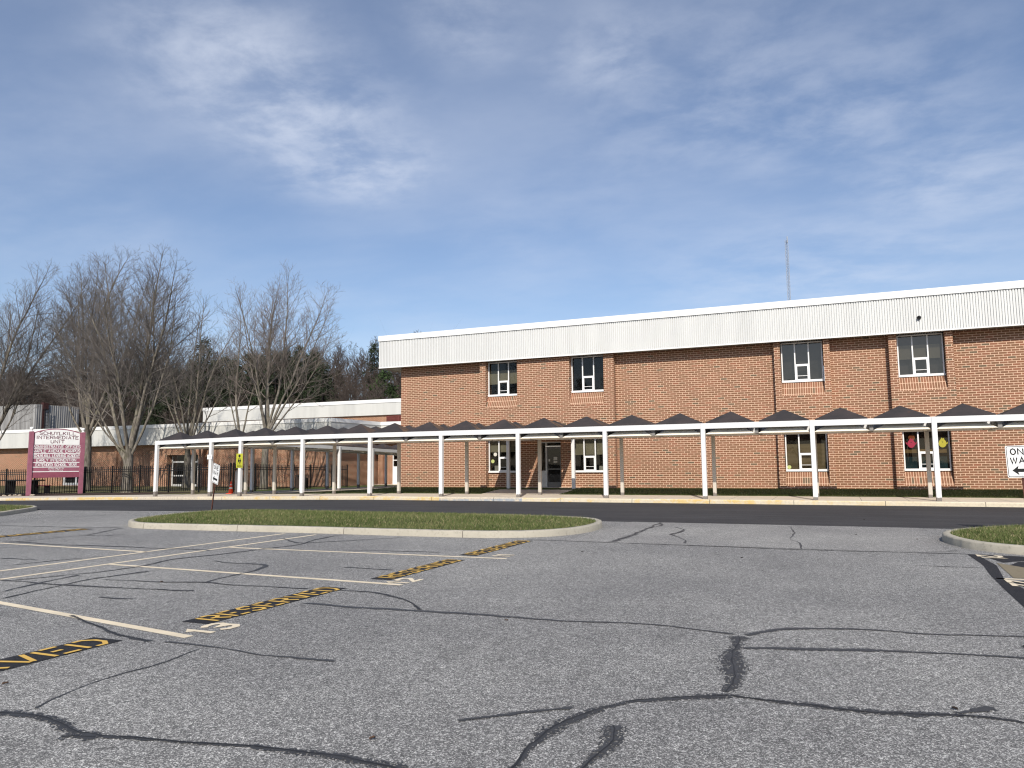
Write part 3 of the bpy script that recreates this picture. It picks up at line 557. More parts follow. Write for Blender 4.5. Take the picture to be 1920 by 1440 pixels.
CRACKS = [
(0.13, [(-5.4, 3.38), (-5.14, 3.44), (-4.9, 3.49), (-4.55, 3.45), (-4.29, 3.35), (-4.08, 3.37), (-3.74, 3.46), (-3.33, 3.54), (-2.99, 3.59), (-2.73, 3.64), (-2.46, 3.66), (-2.18, 3.64), (-2.04, 3.62)]),
(0.16, [(-4.39, 3.30), (-4.27, 3.30), (-4.10, 3.35)]),
(0.022, [(-4.95, 3.52), (-5.11, 3.78), (-5.23, 4.3), (-5.16, 4.74), (-5.23, 5.09), (-5.24, 5.31)]),
(0.1, [(-7.83, 5.93), (-7.09, 5.62), (-6.47, 5.39), (-6.16, 5.34), (-5.81, 5.33)]),
(0.05, [(-5.81, 5.33), (-5.24, 5.31), (-4.75, 5.33), (-4.52, 5.26), (-3.82, 5.35)]),
(0.075, [(-5.83, 7.41), (-5.27, 7.37), (-4.71, 7.38), (-4.27, 7.44), (-3.59, 7.5), (-2.96, 7.47), (-2.4, 7.51), (-1.89, 7.65), (-1.46, 7.62), (-1.14, 7.5), (-0.89, 7.45)]),
(0.09, [(-6.04, 8.21), (-5.65, 8.35), (-5.05, 8.15), (-4.65, 7.85), (-4.26, 7.48)]),
(0.075, [(-0.89, 7.45), (-0.68, 7.72), (-0.45, 7.95), (-0.12, 8.08), (0.3, 8.13), (0.96, 8.14), (1.49, 8.32), (2.4, 8.4)]),
(0.085, [(-0.88, 6.92), (-0.79, 6.96), (-0.58, 7.06), (-0.11, 7.16), (0.46, 7.32), (1.32, 7.44), (2.2, 7.5)]),
(0.29, [(-0.89, 7.49), (-0.87, 7.01), (-0.87, 6.51), (-0.78, 6.15), (-0.74, 5.75), (-0.8, 5.55)]),
(0.14, [(-0.76, 5.60), (-0.8, 5.55), (-0.98, 5.43), (-1.29, 5.19), (-1.49, 4.98), (-1.61, 4.79), (-1.66, 4.51), (-1.68, 4.21), (-1.66, 3.97), (-1.64, 3.6)]),
(0.05, [(-2.3, 4.34), (-2.01, 4.6), (-1.74, 4.84), (-1.59, 4.93)]),
(0.18, [(-1.35, 4.73), (-1.29, 4.55), (-1.27, 4.33), (-1.3, 4.11), (-1.36, 3.7)]),
(0.13, [(-0.84, 5.56), (-0.76, 5.54), (-0.47, 5.54), (-0.14, 5.51), (0.18, 5.52), (0.58, 5.65), (0.78, 5.67), (0.97, 5.61), (1.3, 5.5)]),
(0.08, [(0.61, 5.66), (0.72, 5.74), (0.89, 5.95)]),
(0.09, [(-6.12, 15.02), (-5.29, 15.1), (-4.2, 15.0), (-2.62, 14.97), (-1.05, 14.88), (0.2, 14.9), (1.21, 15.07), (1.92, 15.56)]),
(0.07, [(1.21, 15.05), (2.1, 15.06), (2.9, 14.9)]),
(0.22, [(-4.25, 15.09), (-4.23, 16.39), (-4.3, 18.49), (-4.38, 20.37)]),
(0.12, [(-4.3, 18.49), (-4.16, 19.35), (-4.4, 20.37)]),
(0.14, [(-3.78, 19.13), (-3.37, 18.31), (-3.36, 17.59), (-3.48, 17.14), (-3.23, 16.58)]),
(0.04, [(-3.23, 16.58), (-2.94, 15.96), (-2.79, 15.24)]),
(0.03, [(-1.16, 20.25), (-0.94, 18.2), (-0.97, 16.7), (-0.74, 16.12), (-0.66, 14.97)]),
(0.12, [(-24, 14.5), (-22.14, 14.47), (-20.6, 14.35), (-18.65, 14.32), (-17.7, 14.8)]),
(0.1, [(-17.5, 14.7), (-16.48, 12.8), (-16.6, 12.08), (-16.47, 11.37), (-16.82, 11.02)]),
(0.06, [(-16.48, 12.8), (-15.84, 12.86), (-15.83, 13.43)]),
(0.08, [(-16.82, 11.12), (-16.24, 11.21), (-15.0, 11.05), (-13.81, 11.22), (-12.11, 11.27), (-11.07, 11.33)]),
(0.05, [(-12.72, 8.36), (-12.61, 8.82), (-12.49, 9.31), (-12.32, 10.02)]),
(0.12, [(-9.53, 6.29), (-9.7, 6.8), (-9.81, 7.41), (-10.0, 7.8), (-9.94, 8.1), (-9.82, 8.84)]),
(0.13, [(-10.99, 7.34), (-10.76, 7.86), (-10.55, 8.22), (-10.43, 9.08), (-10.69, 10.08), (-10.41, 10.92), (-10.34, 11.67)]),
(0.07, [(-10.06, 6.63), (-10.36, 7.41), (-10.5, 8.18)]),
(0.11, [(-11.8, 7.38), (-11.21, 7.37), (-10.38, 7.35), (-9.72, 7.34), (-9.06, 7.39), (-8.13, 7.55), (-7.89, 7.46), (-7.72, 7.6)]),
(0.09, [(-9.78, 7.88), (-8.8, 8.02), (-8.14, 8.2), (-7.65, 8.14), (-7.04, 8.17), (-6.35, 8.25)]),
(0.07, [(-8.14, 8.2), (-8.23, 8.54), (-8.25, 9.21), (-8.48, 9.89), (-8.75, 10.01), (-9.5, 9.96), (-9.89, 10.12)]),
(0.12, [(-10.34, 11.67), (-10.11, 12.64), (-10.53, 13.89), (-10.6, 14.78)]),
(0.12, [(-11.34, 13.63), (-10.32, 12.9), (-9.72, 13.55), (-8.83, 14.68)]),
(0.05, [(-8.69, 12.12), (-7.86, 12.3), (-6.69, 12.43)]), (0.06, [(-7.29, 10.17), (-6.26, 10.09)]), (0.05, [(-8.53, 6.85), (-7.89, 6.81)]),
(0.03, [(.9, 13.25), (1.48, 13.22), (2.04, 13.29)]), (0.05, [(-26, 16.0), (-23.97, 15.66), (-23.17, 18.76)]), (0.06, [(-13.85, 9.09), (-12.95, 9.15)])]
for ci, (wd, pl) in enumerate(CRACKS):
    p = np.array(pl, float); seg = np.r_[0, np.cumsum(np.linalg.norm(np.diff(p, axis=0), axis=1))]; n = max(6, int(seg[-1]/.09))
    s_ = np.linspace(0, seg[-1], n); ps = np.stack([np.interp(s_, seg, p[:, i]) for i in (0, 1)], 1)
    ker = np.ones(5)/5; pad = np.pad(ps, ((2, 2), (0, 0)), 'edge'); ps = np.stack([np.convolve(pad[:, i], ker, 'valid') for i in (0, 1)], 1)
    jit = nr.normal(0, .03, (n, 2)); jit = np.stack([np.convolve(np.pad(jit[:, i], 2, 'edge'), ker, 'valid') for i in (0, 1)], 1); ps += jit*(1 if wd > .03 else .6)
    t = np.gradient(ps, axis=0); t /= np.linalg.norm(t, axis=1)[:, None]+1e-9; nm = np.stack([-t[:, 1], t[:, 0]], 1)
    wv = wd*1.15*(.85+.35*np.sin(np.linspace(0, 9*rnd.random()+4, n)+rnd.random()*6)+nr.normal(0, .12, n)); wv = np.clip(wv, wd*.35, wd*1.7)
    taper = np.minimum(1, np.minimum(s_, seg[-1]-s_)/.3+.9); wv *= taper
    offs = [-.75, -.3, 0, .3, .75]; ed = [-.12, .55, 1, .55, -.12]
    dz = .0042+.00003*ci
    v = np.stack([np.column_stack([ps+nm*(wv*o)[:, None], G(ps[:, 0])+dz]) for o in offs], 1).reshape(-1, 3)
    q = [(i*5+j, (i+1)*5+j, (i+1)*5+j+1, i*5+j+1) for i in range(n-1) for j in range(4)]
    if wd > .085:
        cw = .010*(.5+.9*nr.random(n)); wob = np.cumsum(nr.normal(0, .004, n)); wob -= np.linspace(wob[0], wob[-1], n); c0 = ps+nm*(np.clip(wob, -wd*.4, wd*.4))[:, None]
        mc = MB(); a_, b_ = c0+nm*cw[:, None]/2, c0-nm*cw[:, None]/2; mc.add(np.concatenate([np.column_stack([a_, G(a_[:, 0])+dz+.002]), np.column_stack([b_, G(b_[:, 0])+dz+.002])]), [(i, i+1, n+i+1, n+i) for i in range(n-1)])
        struct('crack_line', mc, M['crack_core'])
    o = struct('crack_sealant', MB().add(v, q), M['sealer_wide' if wd > .15 else 'sealer' if wd > .085 else 'sealer_thin']); at = o.data.attributes.new('edge', 'FLOAT', 'POINT'); at.data.foreach_set('value', np.tile(ed, n).astype(np.float32))
m = MB(); m.add([(1.56+.17*math.cos(a)*(1+.1*math.sin(3*a)), 7.80+.20*math.sin(a), .0052) for a in np.linspace(0, 6.283, 25)[:-1]], (), (), [list(range(24))]); struct('sealant_patch', m, M['black_paint'])
# ------------------------------------------------------------------ two-storey building
YP, YB, YF = 37.1, 36.72, 36.45; ZS, ZT = 7.10, 8.93; XL, XR, YBK = -22.66, 13.0, 60.
bld = thing('school_building', (-5, 48, 0), 'two storey orange brick school block with white ribbed metal fascia and flat roof', 'building')
wl = MB(); sl_ = MB()
BAYS = [(-17.5, -10.07), (-2.42, -.04), (2.35, 4.82)]
ZB = .33
for a, b in ((XL, -17.5), (-10.07, -2.42), (-.04, 2.35), (4.82, XR)): wl.box(a, b, YP, 37.6, ZB, ZS)
WIN = [(-17.15, -15.37), (-12.40, -10.62), (-2.13, -.35), (2.70, 4.48)]          # window openings
def column(x0, x1, pl, pr, open_low=True, low_sill=True):                       # one window bay column with sloped sills
    wl.box(x0, pl, YB, 37.6, ZB-.15, ZS); wl.box(pr, x1, YB, 37.6, ZB-.15, ZS)
for (x0, x1), (a, b) in ((BAYS[1], WIN[2]), (BAYS[2], WIN[3])):
    wl.box(x0, a-.03, YB, 37.6, .15, ZS); wl.box(b+.04, x1, YB, 37.6, .15, ZS)
    wl.box(a-.03, b+.04, YB, 37.6, 2.97, 4.57); wl.box(a-.03, b+.04, YB+.001, 37.6, .15, .49)
x0, x1 = BAYS[0]
wl.box(x0, -17.17, YB, 37.6, .15, ZS); wl.box(-10.44, x1, YB, 37.6, .15, ZS); wl.box(-15.33, -12.42, YB, 37.6, 4.57, ZS); wl.box(-17.17, -10.44, YB, 37.6, 2.97, 4.57)
wl.box(-10.6, -10.44, YB+.003, 37.6, 4.57, ZS)
wl.box(-17.17, -15.35, YP, 37.6, .2, 1.16); wl.box(-15.35, -14.38, YP, 37.6, .2, 2.97); wl.box(-13.08, -12.42, YP, 37.6, .2, 2.97)
wl.box(-12.42, -10.44, YP, 37.6, .2, 1.16); wl.box(-10.60, -10.44, YP, 37.6, 1.16, 2.97); wl.box(-14.38, -13.08, YP, 37.6, 2.72, 2.97)
wl.box(XL, XL+.5, 37.6, YBK, -.4, ZS); wl.box(XR-.5, XR, 37.6, YBK, ZB, ZS); wl.box(XL, XR, YBK, YBK+.4, -.4, ZS)
part('wall', wl, M['brick'], bld)
part('foundation', MB().box(XL+.06, XR-.06, 37.2, 37.59, -.4, ZB-.004), plain('dark_footing', (.07, .055, .045), .9), bld)
for i, (a, b) in enumerate(WIN):
    for z1, z0 in ((5.20, 4.57), (1.10, .49)):
        if i < 2 and z0 < 1: continue
        part('brick_sill', MB().prism([(YB+.002, z0), (YP-.04, z1), (YP+.1, z1), (YP+.1, z0)], 'x', a-.028, b+.038), M['brick_sill'], bld)
f = MB(); pitch = .1016; xs = np.arange(XL-1.08, XR+1.0, pitch)                  # ribbed fascia
prof = []
for x in xs: prof += [(x, YF), (x+.064, YF), (x+.070, YF+.045), (x+.096, YF+.045)]
prof = np.array(prof); n = len(prof)
v = np.concatenate([np.column_stack([prof, np.full(n, ZS)]), np.column_stack([prof, np.full(n, ZT-.3)])]); f.add(v, [(i, i+1, n+i+1, n+i) for i in range(n-1)])
sp_ = np.array([(y, x) for x, y in [(0, 0)]])
ys = np.arange(YF, YBK+1, pitch); prof = []
for y in ys: prof += [(XL-1.08, y), (XL-1.08, y+.066), (XL-1.048, y+.076), (XL-1.048, y+.092)]
prof = np.array(prof)[::-1]; n = len(prof); v = np.concatenate([np.column_stack([prof, np.full(n, ZS)]), np.column_stack([prof, np.full(n, ZT-.3)])]); f.add(v, [(i, i+1, n+i+1, n+i) for i in range(n-1)])
part('fascia', f, M['fascia'], bld)
X0, X1 = XL-1.08, XR+1.0
c = MB().box(X0-.03, X1, YF-.045, YF+.4, ZT-.31, ZT); c.box(X0-.03, X0+.35, YF+.4, YBK+1, ZT-.31, ZT); c.box(X0-.012, X1, YF-.012, YF+.03, ZS-.035, ZS+.02); c.box(X0-.012, X0+.03, YF+.03, YBK+1, ZS-.035, ZS+.02)
part('coping', c, M['coping'], bld)
s = MB(); xs = np.arange(X0+.03, X1, pitch); prof = []                           # ribbed soffit
for x in xs: prof += [(x, ZS), (x+.05, ZS), (x+.06, ZS+.03), (x+.09, ZS+.03)]
prof = np.array(prof); n = len(prof); v = np.concatenate([np.column_stack([prof[:, 0], np.full(n, YF+.03), prof[:, 1]]), np.column_stack([prof[:, 0], np.full(n, YP+.2), prof[:, 1]])]); s.add(v, [(n+i, n+i+1, i+1, i) for i in range(n-1)])
s.box(X0+.03, XL+.1, YP+.2, YBK+1, ZS+.01, ZS+.04)
part('soffit', s, M['soffit'], bld)
part('roof', MB().box(X0+.3, X1-.05, YF+.35, YBK+.9, ZT-.25, ZT-.15), M['roofing'], bld)
def window(root, x0, x1, z0, z1, yf, gm, blinds=(), room='dark', yback=.45, mull=True):
    w3 = (x1-x0)/3; fr = MB()
    fr.box(x0, x0+.05, yf-.05, yf+.06, z0, z1); fr.box(x1-.05, x1, yf-.05, yf+.06, z0, z1)
    fr.box(x0+.05, x1-.05, yf-.048, yf+.06, z1-.05, z1); fr.box(x0-.01, x1+.01, yf-.09, yf+.06, z0-.04, z0+.06)
    for i in (1, 2): fr.box(x0+w3*i-.027, x0+w3*i+.027, yf-.046, yf+.055, z0+.06, z1-.05)
    zr = z0+.74; fr.box(x0+w3+.027, x0+2*w3-.027, yf-.044, yf+.05, zr, zr+.055)
    o = part('window', fr, M['frame'], root)
    sa = MB(); a, b = x0+w3+.03, x0+2*w3-.03
    for q in ((a, a+.05, z0+.062, zr-.002), (b-.05, b, z0+.062, zr-.002), (a+.05, b-.05, zr-.045, zr-.002), (a+.05, b-.05, z0+.062, z0+.10), (a+.05, b-.05, z0+.24, z0+.262)): sa.box(q[0], q[1], yf-.055, yf+.02, q[2], q[3])
    part('sash', sa, M['frame'], o)
    g = MB()
    for i in range(3):
        za = zr+.05 if i == 1 else z0+.05
        g.quad((x0+w3*i+.02, yf, za), (x0+w3*(i+1)-.02, yf, za), (x0+w3*(i+1)-.02, yf, z1-.04), (x0+w3*i+.02, yf, z1-.04))
    g.quad((a, yf-.004, z0+.05), (b, yf-.004, z0+.05), (b, yf-.004, zr), (a, yf-.004, zr))
    part('pane', g, gm, o)
    r = MB().box(x0-.02, x1+.02, yf+yback-.05, yf+yback, z0-.03, z1+.0); r.box(x0-.02, x1+.02, yf+.07, yf+yback-.05, z1-.03, z1-.01); r.box(x0-.02, x1+.02, yf+.07, yf+yback-.05, z0-.03, z0-.01)
    part('room', r, M[room], o)
    for (a, b, mt) in blinds:
        bl = MB()
        for i in range(3): bl.box(x0+w3*i+.035, x0+w3*(i+1)-.035-(.08 if i == 2 else 0), yf+.10, yf+.11, a, b)
        part('blind', bl, M[mt], o)
    return o
ZU0, ZU1, ZL0, ZL1 = 5.25, 7.06, 1.17, 2.97
window(bld, *WIN[0], ZU0, ZU1, YP, M['glass'], [(5.88, 6.62, 'blind')]); window(bld, *WIN[1], ZU0, ZU1, YP, M['glass'])
window(bld, *WIN[2], ZU0, ZU1, YP, M['glass_grey'], (), 'room'); window(bld, *WIN[3], ZU0, ZU1, YP, M['glass_grey'], [(6.0, 6.62, 'blind')], 'room')
window(bld, *WIN[0], ZL0, ZL1, YP, M['glass'], [(2.22, 2.9, 'blind')]); window(bld, *WIN[1], ZL0, ZL1, YP, M['glass'], [(2.02, 2.9, 'blind')])
window(bld, *WIN[2], ZL0, ZL1, YP, M['glass'], [(1.22, 2.38, 'slats')]); window(bld, *WIN[3], ZL0, ZL1, YP, M['glass'], [(1.90, 2.06, 'shelf'), (1.23, 1.74, 'cloth')])
YD = 37.35
d = MB(); d.box(-14.38, -14.33, YD-.04, YD+.08, .37, 2.72); d.box(-14.0, -13.93, YD-.04, YD+.08, .37, 2.72); d.box(-13.13, -13.08, YD-.04, YD+.08, .37, 2.72)
d.box(-14.33, -13.13, YD-.038, YD+.08, 2.66, 2.72); d.box(-13.93, -13.13, YD-.036, YD+.08, 2.44, 2.51); d.box(-14.33, -14.0, YD-.02, YD+.06, .37, 1.22)
dr = part('entrance_door', d, M['alu'], bld)
l = MB(); l.box(-13.925, -13.87, YD-.03, YD+.05, .38, 2.43); l.box(-13.19, -13.135, YD-.03, YD+.05, .38, 2.43); l.box(-13.87, -13.19, YD-.028, YD+.05, 2.35, 2.43); l.box(-13.87, -13.19, YD-.028, YD+.05, .38, .62); l.box(-13.87, -13.19, YD-.028, YD+.05, 1.27, 1.33)
part('door_leaf', l, plain('dark_bronze', (.16, .155, .15), .4, .1, 4, .5, .5), dr)
part('pane', MB().quad((-13.87, YD, .6), (-13.19, YD, .6), (-13.19, YD, 2.36), (-13.87, YD, 2.36)).quad((-14.33, YD, 1.2), (-14.0, YD, 1.2), (-14.0, YD, 2.67), (-14.33, YD, 2.67)).quad((-13.93, YD, 2.5), (-13.13, YD, 2.5), (-13.13, YD, 2.67), (-13.93, YD, 2.67)), M['glass'], dr)
part('room', MB().box(-14.38, -13.08, YD+.7, YD+.74, .35, 2.75), M['dark'], dr)
part('threshold', MB().box(-14.38, -13.08, 37.12, YD+.7, .30, .372), M['walk'], bld)
# paper notices and window decorations
def disc(cx, cz, y, r, k=18): return MB().prism([(cx+r*math.cos(i*2*math.pi/k), cz+r*math.sin(i*2*math.pi/k)) for i in range(k)], 'y', y, y+.002)
def sheetp(x0, x1, z0, z1, y): return MB().box(x0, x1, y, y+.002, z0, z1)
single('paper_notice', sheetp(-13.56, -13.36, 1.76, 1.93, YD-.012), M['paper'], (-13.46, YD-.012, 1.76), 'upper white paper notice taped on the dark entrance door', 'notice')
single('paper_notice', sheetp(-13.56, -13.36, 1.62, 1.72, YD-.012), M['paper'], (-13.46, YD-.012, 1.62), 'lower white paper strip taped on the dark entrance door', 'notice')
single('paper_notice', sheetp(-13.84, -13.76, 1.70, 1.82, YD-.012), M['paper'], (-13.8, YD-.012, 1.70), 'small white card stuck near the edge of the entrance door', 'notice')
single('paper_disc', disc(-16.78, 2.10, YP-.02, .10), M['paper'], (-16.78, YP-.02, 2.0), 'pale round paper cutout high in the window left of the entrance', 'paper cutout', 'round paper cutouts in the window left of the entrance')
single('paper_disc', disc(-16.93, 1.735, YP-.02, .10), M['lime'], (-16.93, YP-.02, 1.63), 'greenish round paper cutout low in the window left of the entrance', 'paper cutout', 'round paper cutouts in the window left of the entrance')
single('window_card', sheetp(-16.85, -16.62, 1.24, 1.50, YP+.05), M['paper'], (-16.73, YP+.05, 1.24), 'white card box on the sill of the window left of the entrance', 'card')
single('window_card', sheetp(-11.05, -10.78, 1.25, 1.45, YP+.05), M['paper'], (-10.9, YP+.05, 1.25), 'white card on the sill of the window right of the entrance', 'card')
single('window_sticker', disc(-2.0, 1.33, YP-.02, .085), M['lime'], (-2.0, YP-.02, 1.24), 'round lime smiley sticker in the corner of the slatted blind window', 'sticker')
def chick(cx, cz, y, m1, lab, col):
    t = thing('paper_chick', (cx, y, cz-.2), lab, 'paper cutout')
    pts = []
    for i in range(28):
        a = i*2*math.pi/28; r = .145*(1+.12*math.sin(a)**2); pts.append((cx+r*math.cos(a), cz+r*math.sin(a)*1.08))
    b = MB().prism(pts, 'y', y, y+.002); b.prism([(cx-.08, cz+.15), (cx-.02, cz+.25), (cx+.02, cz+.19), (cx+.06, cz+.24), (cx+.08, cz+.14)], 'y', y+.0005, y+.0025)
    for sg in (-1, 1): b.prism([(cx+sg*.145, cz+.0), (cx+sg*.215, cz+.10), (cx+sg*.20, cz+.01), (cx+sg*.155, cz-.05)][::sg], 'y', y+.0005, y+.0025)
    part('body', b, m1, t); part('beak', MB().prism([(cx-.03, cz+.07), (cx+.03, cz+.07), (cx, cz+.025)], 'y', y-.002, y-.0005), M['ink'], t)
    return t
chick(3.02, 2.30, YP-.02, M['pink'], 'pink paper chick cutout in the left pane of the decorated window', 'pink')
chick(4.21, 2.30, YP-.02, M['yellow_paper'], 'yellow paper chick cutout in the right pane of the decorated window', 'yellow')
single('paper_flower', disc(3.05, 2.56, YP+.03, .13), M['orange_paper'], (3.05, YP+.03, 2.42), 'faded orange paper shape above the pink chick cutout', 'paper cutout')
# security camera on the fascia
sc_ = thing('security_camera', (3.57, YF-.02, 7.62), 'small black dome camera mounted on the white ribbed fascia', 'camera')
part('mount', MB().box(3.51, 3.63, YF-.02, YF+.02, 7.63, 7.75), M['black'], sc_)
part('dome', MB().tube([(3.57, YF-.02, 7.69), (3.57, YF-.06, 7.69), (3.57, YF-.11, 7.675), (3.57, YF-.135, 7.665)], [.085, .085, .065, .02], 16), M['black'], sc_, True)

# ------------------------------------------------------------------ low wing, hall block behind, corrugated building
def fascia_box(f, x0, x1, y, y1, z0, z1): f.box(x0, x1, y, y1, z0, z1)
wing = thing('low_brick_wing', (-65, 60, -.2), 'low single storey brick wing with white panel fascia behind the black fence', 'building')
YW = 53.; ZW0, ZW1 = 3.67, 5.56; XW = -39.4
w_ = MB(); w_.box(-105, -71.9, YW, YW+.4, -.6, ZW0); w_.box(-71.9, -68.3, YW, YW+.4, -.6, -.15); w_.box(-71.9, -68.3, YW, YW+.4, 1.0, ZW0); w_.box(-68.3, -58.1, YW, YW+.4, -.6, ZW0)
w_.box(-58.1, -57.35, YW-.45, YW+.4, -.6, 3.45); w_.box(-53.5, -52.9, YW-.45, YW+.4, -.6, 3.45); w_.box(-57.35, -53.5, YW-.45, YW+.4, 2.68, 3.45); w_.box(-58.1, -52.9, YW, YW+.4, 3.45, ZW0)
w_.box(-52.9, XW, YW, YW+.4, -.6, ZW0); w_.box(XW-.4, XW, YW+.4, 60.5, -.6, ZW0)
w_.box(XW, -37.8, 60.5, 60.9, -.6, ZW0); w_.box(-36.9, XL, 60.5, 60.9, -.6, ZW0); w_.box(-37.8, -36.9, 60.5, 60.9, 2.7, ZW0); w_.box(-39.2, -38.7, 60.2, 60.5, -.6, ZW0)
for x in (-76, -64.6, -62.8, -47.6, -44): w_.box(x, x+.3, YW-.12, YW, -.6, ZW0)
part('wall', w_, M['brick_wing'], wing)
f = MB(); f.box(-105, XW+.7, YW-.7, YW+.4, ZW0, ZW1-.32); f.box(XW, XW+.7, YW+.4, 59.8, ZW0, ZW1-.32); f.box(XW+.7, XL, 59.8, 60.4, ZW0, ZW1-.32)
part('fascia', f, M['fascia_panel'], wing)
f = MB(); f.box(-105, XW+.75, YW-.75, YW+.4, ZW1-.318, ZW1); f.box(XW, XW+.75, YW+.4, 59.75, ZW1-.318, ZW1); f.box(XW+.75, XL, 59.75, 60.4, ZW1-.318, ZW1)
part('coping', f, M['coping'], wing)
part('roof', MB().box(-105, XW+.1, YW+.35, 62.8, ZW1-.3, ZW1-.12).box(XW+.1, XL, 60.3, 62.8, ZW1-.3, ZW1-.12), M['roofing'], wing)
YE = YW+.15
d = MB(); zt = 2.68
for a, b in ((-57.3, -57.15), (-55.75, -55.55), (-54.95, -54.82), (-54.1, -53.95), (-53.6, -53.5)): d.box(a, b, YE-.05, YE+.08, -.2, zt)
d.box(-57.15, -53.6, YE-.048, YE+.08, 1.98, 2.12); d.box(-57.15, -55.75, YE-.045, YE+.08, .72, .84); d.box(-57.15, -53.6, YE-.046, YE+.08, -.2, .0); d.box(-53.95, -53.6, YE-.046, YE+.08, .72, .84)
dd = part('entrance_door', d, M['alu'], wing); part('pane', MB().quad((-57.2, YE, -.1), (-53.55, YE, -.1), (-53.55, YE, zt), (-57.2, YE, zt)), M['glass'], dd)
part('room', MB().box(-57.3, -53.5, YE+.6, YE+.64, -.2, zt), M['dark'], dd)
d = MB().box(-71.9, -71.6, YW+.05, YW+.15, -.15, 1.0); d.box(-70.2, -69.9, YW+.05, YW+.15, -.15, 1.0); d.box(-68.6, -68.3, YW+.05, YW+.15, -.15, 1.0); d.box(-71.6, -68.6, YW+.052, YW+.15, -.15, .1); d.box(-71.6, -68.6, YW+.052, YW+.15, .9, 1.0)
dd = part('window', d, M['alu'], wing); part('pane', MB().quad((-71.6, YW+.1, .1), (-68.6, YW+.1, .1), (-68.6, YW+.1, .9), (-71.6, YW+.1, .9)), M['glass'], dd); part('room', MB().box(-71.9, -68.3, YW+.42, YW+.46, -.2, 1.1), M['dark'], dd)
d = MB().box(-37.8, -37.72, 60.48, 60.6, -.2, 2.7); d.box(-36.98, -36.9, 60.48, 60.6, -.2, 2.7); d.box(-37.72, -36.98, 60.482, 60.6, 2.62, 2.7); d.box(-37.72, -36.98, 60.482, 60.6, 1.98, 2.06); d.box(-37.72, -36.98, 60.50, 60.55, -.2, 1.45)
dd = part('side_door', d, M['frame'], wing); part('pane', MB().quad((-37.72, 60.53, 1.45), (-36.98, 60.53, 1.45), (-36.98, 60.53, 2.62), (-37.72, 60.53, 2.62)), M['glass'], dd); part('room', MB().box(-37.8, -36.9, 61, 61.04, -.2, 2.7), M['dark'], dd)
part('floodlight', MB().box(-68.1, -67.85, YW-.85, YW-.70, 3.62, 3.85), M['black'], wing)

hall = thing('hall_block', (-43, 70, 0), 'taller windowless brick hall with smooth white fascia rising behind the low wing', 'building')
w_ = MB().box(-63.3, XL+.0-.02, 63, 63.4, -.6, 6.44); w_.box(-63.3, -62.9, 63.4, 84, -.6, 6.44); w_.box(-23.1, XL-.02, 63.4, 84, -.6, 6.44); w_.box(-63.3, XL-.02, 84, 84.4, -.6, 6.44)
part('wall', w_, M['brick_wing'], hall)
part('fascia', MB().box(-63.45, XL-.02, 62.8, 63.4, 6.44, 7.63).box(-63.45, -62.85, 63.4, 84.5, 6.44, 7.63), M['fascia_panel'], hall)
part('coping', MB().box(-63.5, XL-.02, 62.75, 63.4, 7.632, 7.97).box(-63.5, -62.85, 63.4, 84.5, 7.632, 7.97), M['coping'], hall)
part('roof', MB().box(-62.9, XL-.1, 63.35, 84.4, 7.5, 7.7), M['roofing'], hall)
lv = MB(); lv.box(-40.1, -36.6, 62.93, 63.01, 5.58, 5.66); lv.box(-40.1, -36.6, 62.93, 63.01, 6.26, 6.34); lv.box(-38.75, -38.70, 62.92, 63.01, 5.66, 6.26)
for i in range(8): lv.prism([(62.93, 5.67+i*.073), (62.99, 5.72+i*.073), (62.995, 5.715+i*.073), (62.935, 5.66+i*.073)], 'x', -40.1, -36.6)
part('louver', lv, M['louver'], hall)

shed = thing('corrugated_building', (-98, 68, -.5), 'weathered grey corrugated metal building above the low wing at the far left', 'building')
def corrug(x0, y0, x1, y1, z0, z1, pitch=.3, dep=.05):
    m = MB(); Lh = math.hypot(x1-x0, y1-y0); n = int(Lh/pitch); t = np.array([(x1-x0)/Lh, (y1-y0)/Lh]); nm = np.array([t[1], -t[0]]); p = []
    for i in range(n):
        for u, d in ((0, 0), (.4, 0), (.5, dep), (.9, dep)): p.append(np.array([x0, y0])+t*(i+u)*pitch+nm*d)
    p.append(np.array([x1, y1])); p = np.array(p); k = len(p)
    v = np.concatenate([np.column_stack([p, np.full(k, z0)]), np.column_stack([p, np.full(k, z1)])]); return m.add(v, [(i, i+1, k+i+1, k+i) for i in range(k-1)])
part('wall', corrug(-125, 64, -92.5, 64, -1, 9.62).join(corrug(-92.5, 64, -92.5, 64.9, -1, 9.62)).join(corrug(-92.5, 65.3, -92.5, 70, -1, 9.6)), M['corr'], shed)
part('back_wall', MB().box(-125, -92.6, 64.3, 69.9, -1, 9.4), M['corr'], shed)
part('corner_post', MB().box(-92.7, -92.4, 64.92, 65.28, -1, 9.9).box(-92.75, -92.3, 64.9, 65.6, 9.0, 9.85), plain('dark_rust', (.05, .02, .018), .8, .3, 5), shed)
lad = MB(); lad.tube([(-92.1, 65.0, 4), (-92.1, 65.0, 9.2)], .04, 6); lad.tube([(-92.1, 65.5, 4), (-92.1, 65.5, 9.2)], .04, 6)
for z in np.arange(4.2, 9.2, .4): lad.tube([(-92.1, 65.0, z), (-92.1, 65.5, z)], .025, 5)
part('ladder', lad, M['black'], shed)

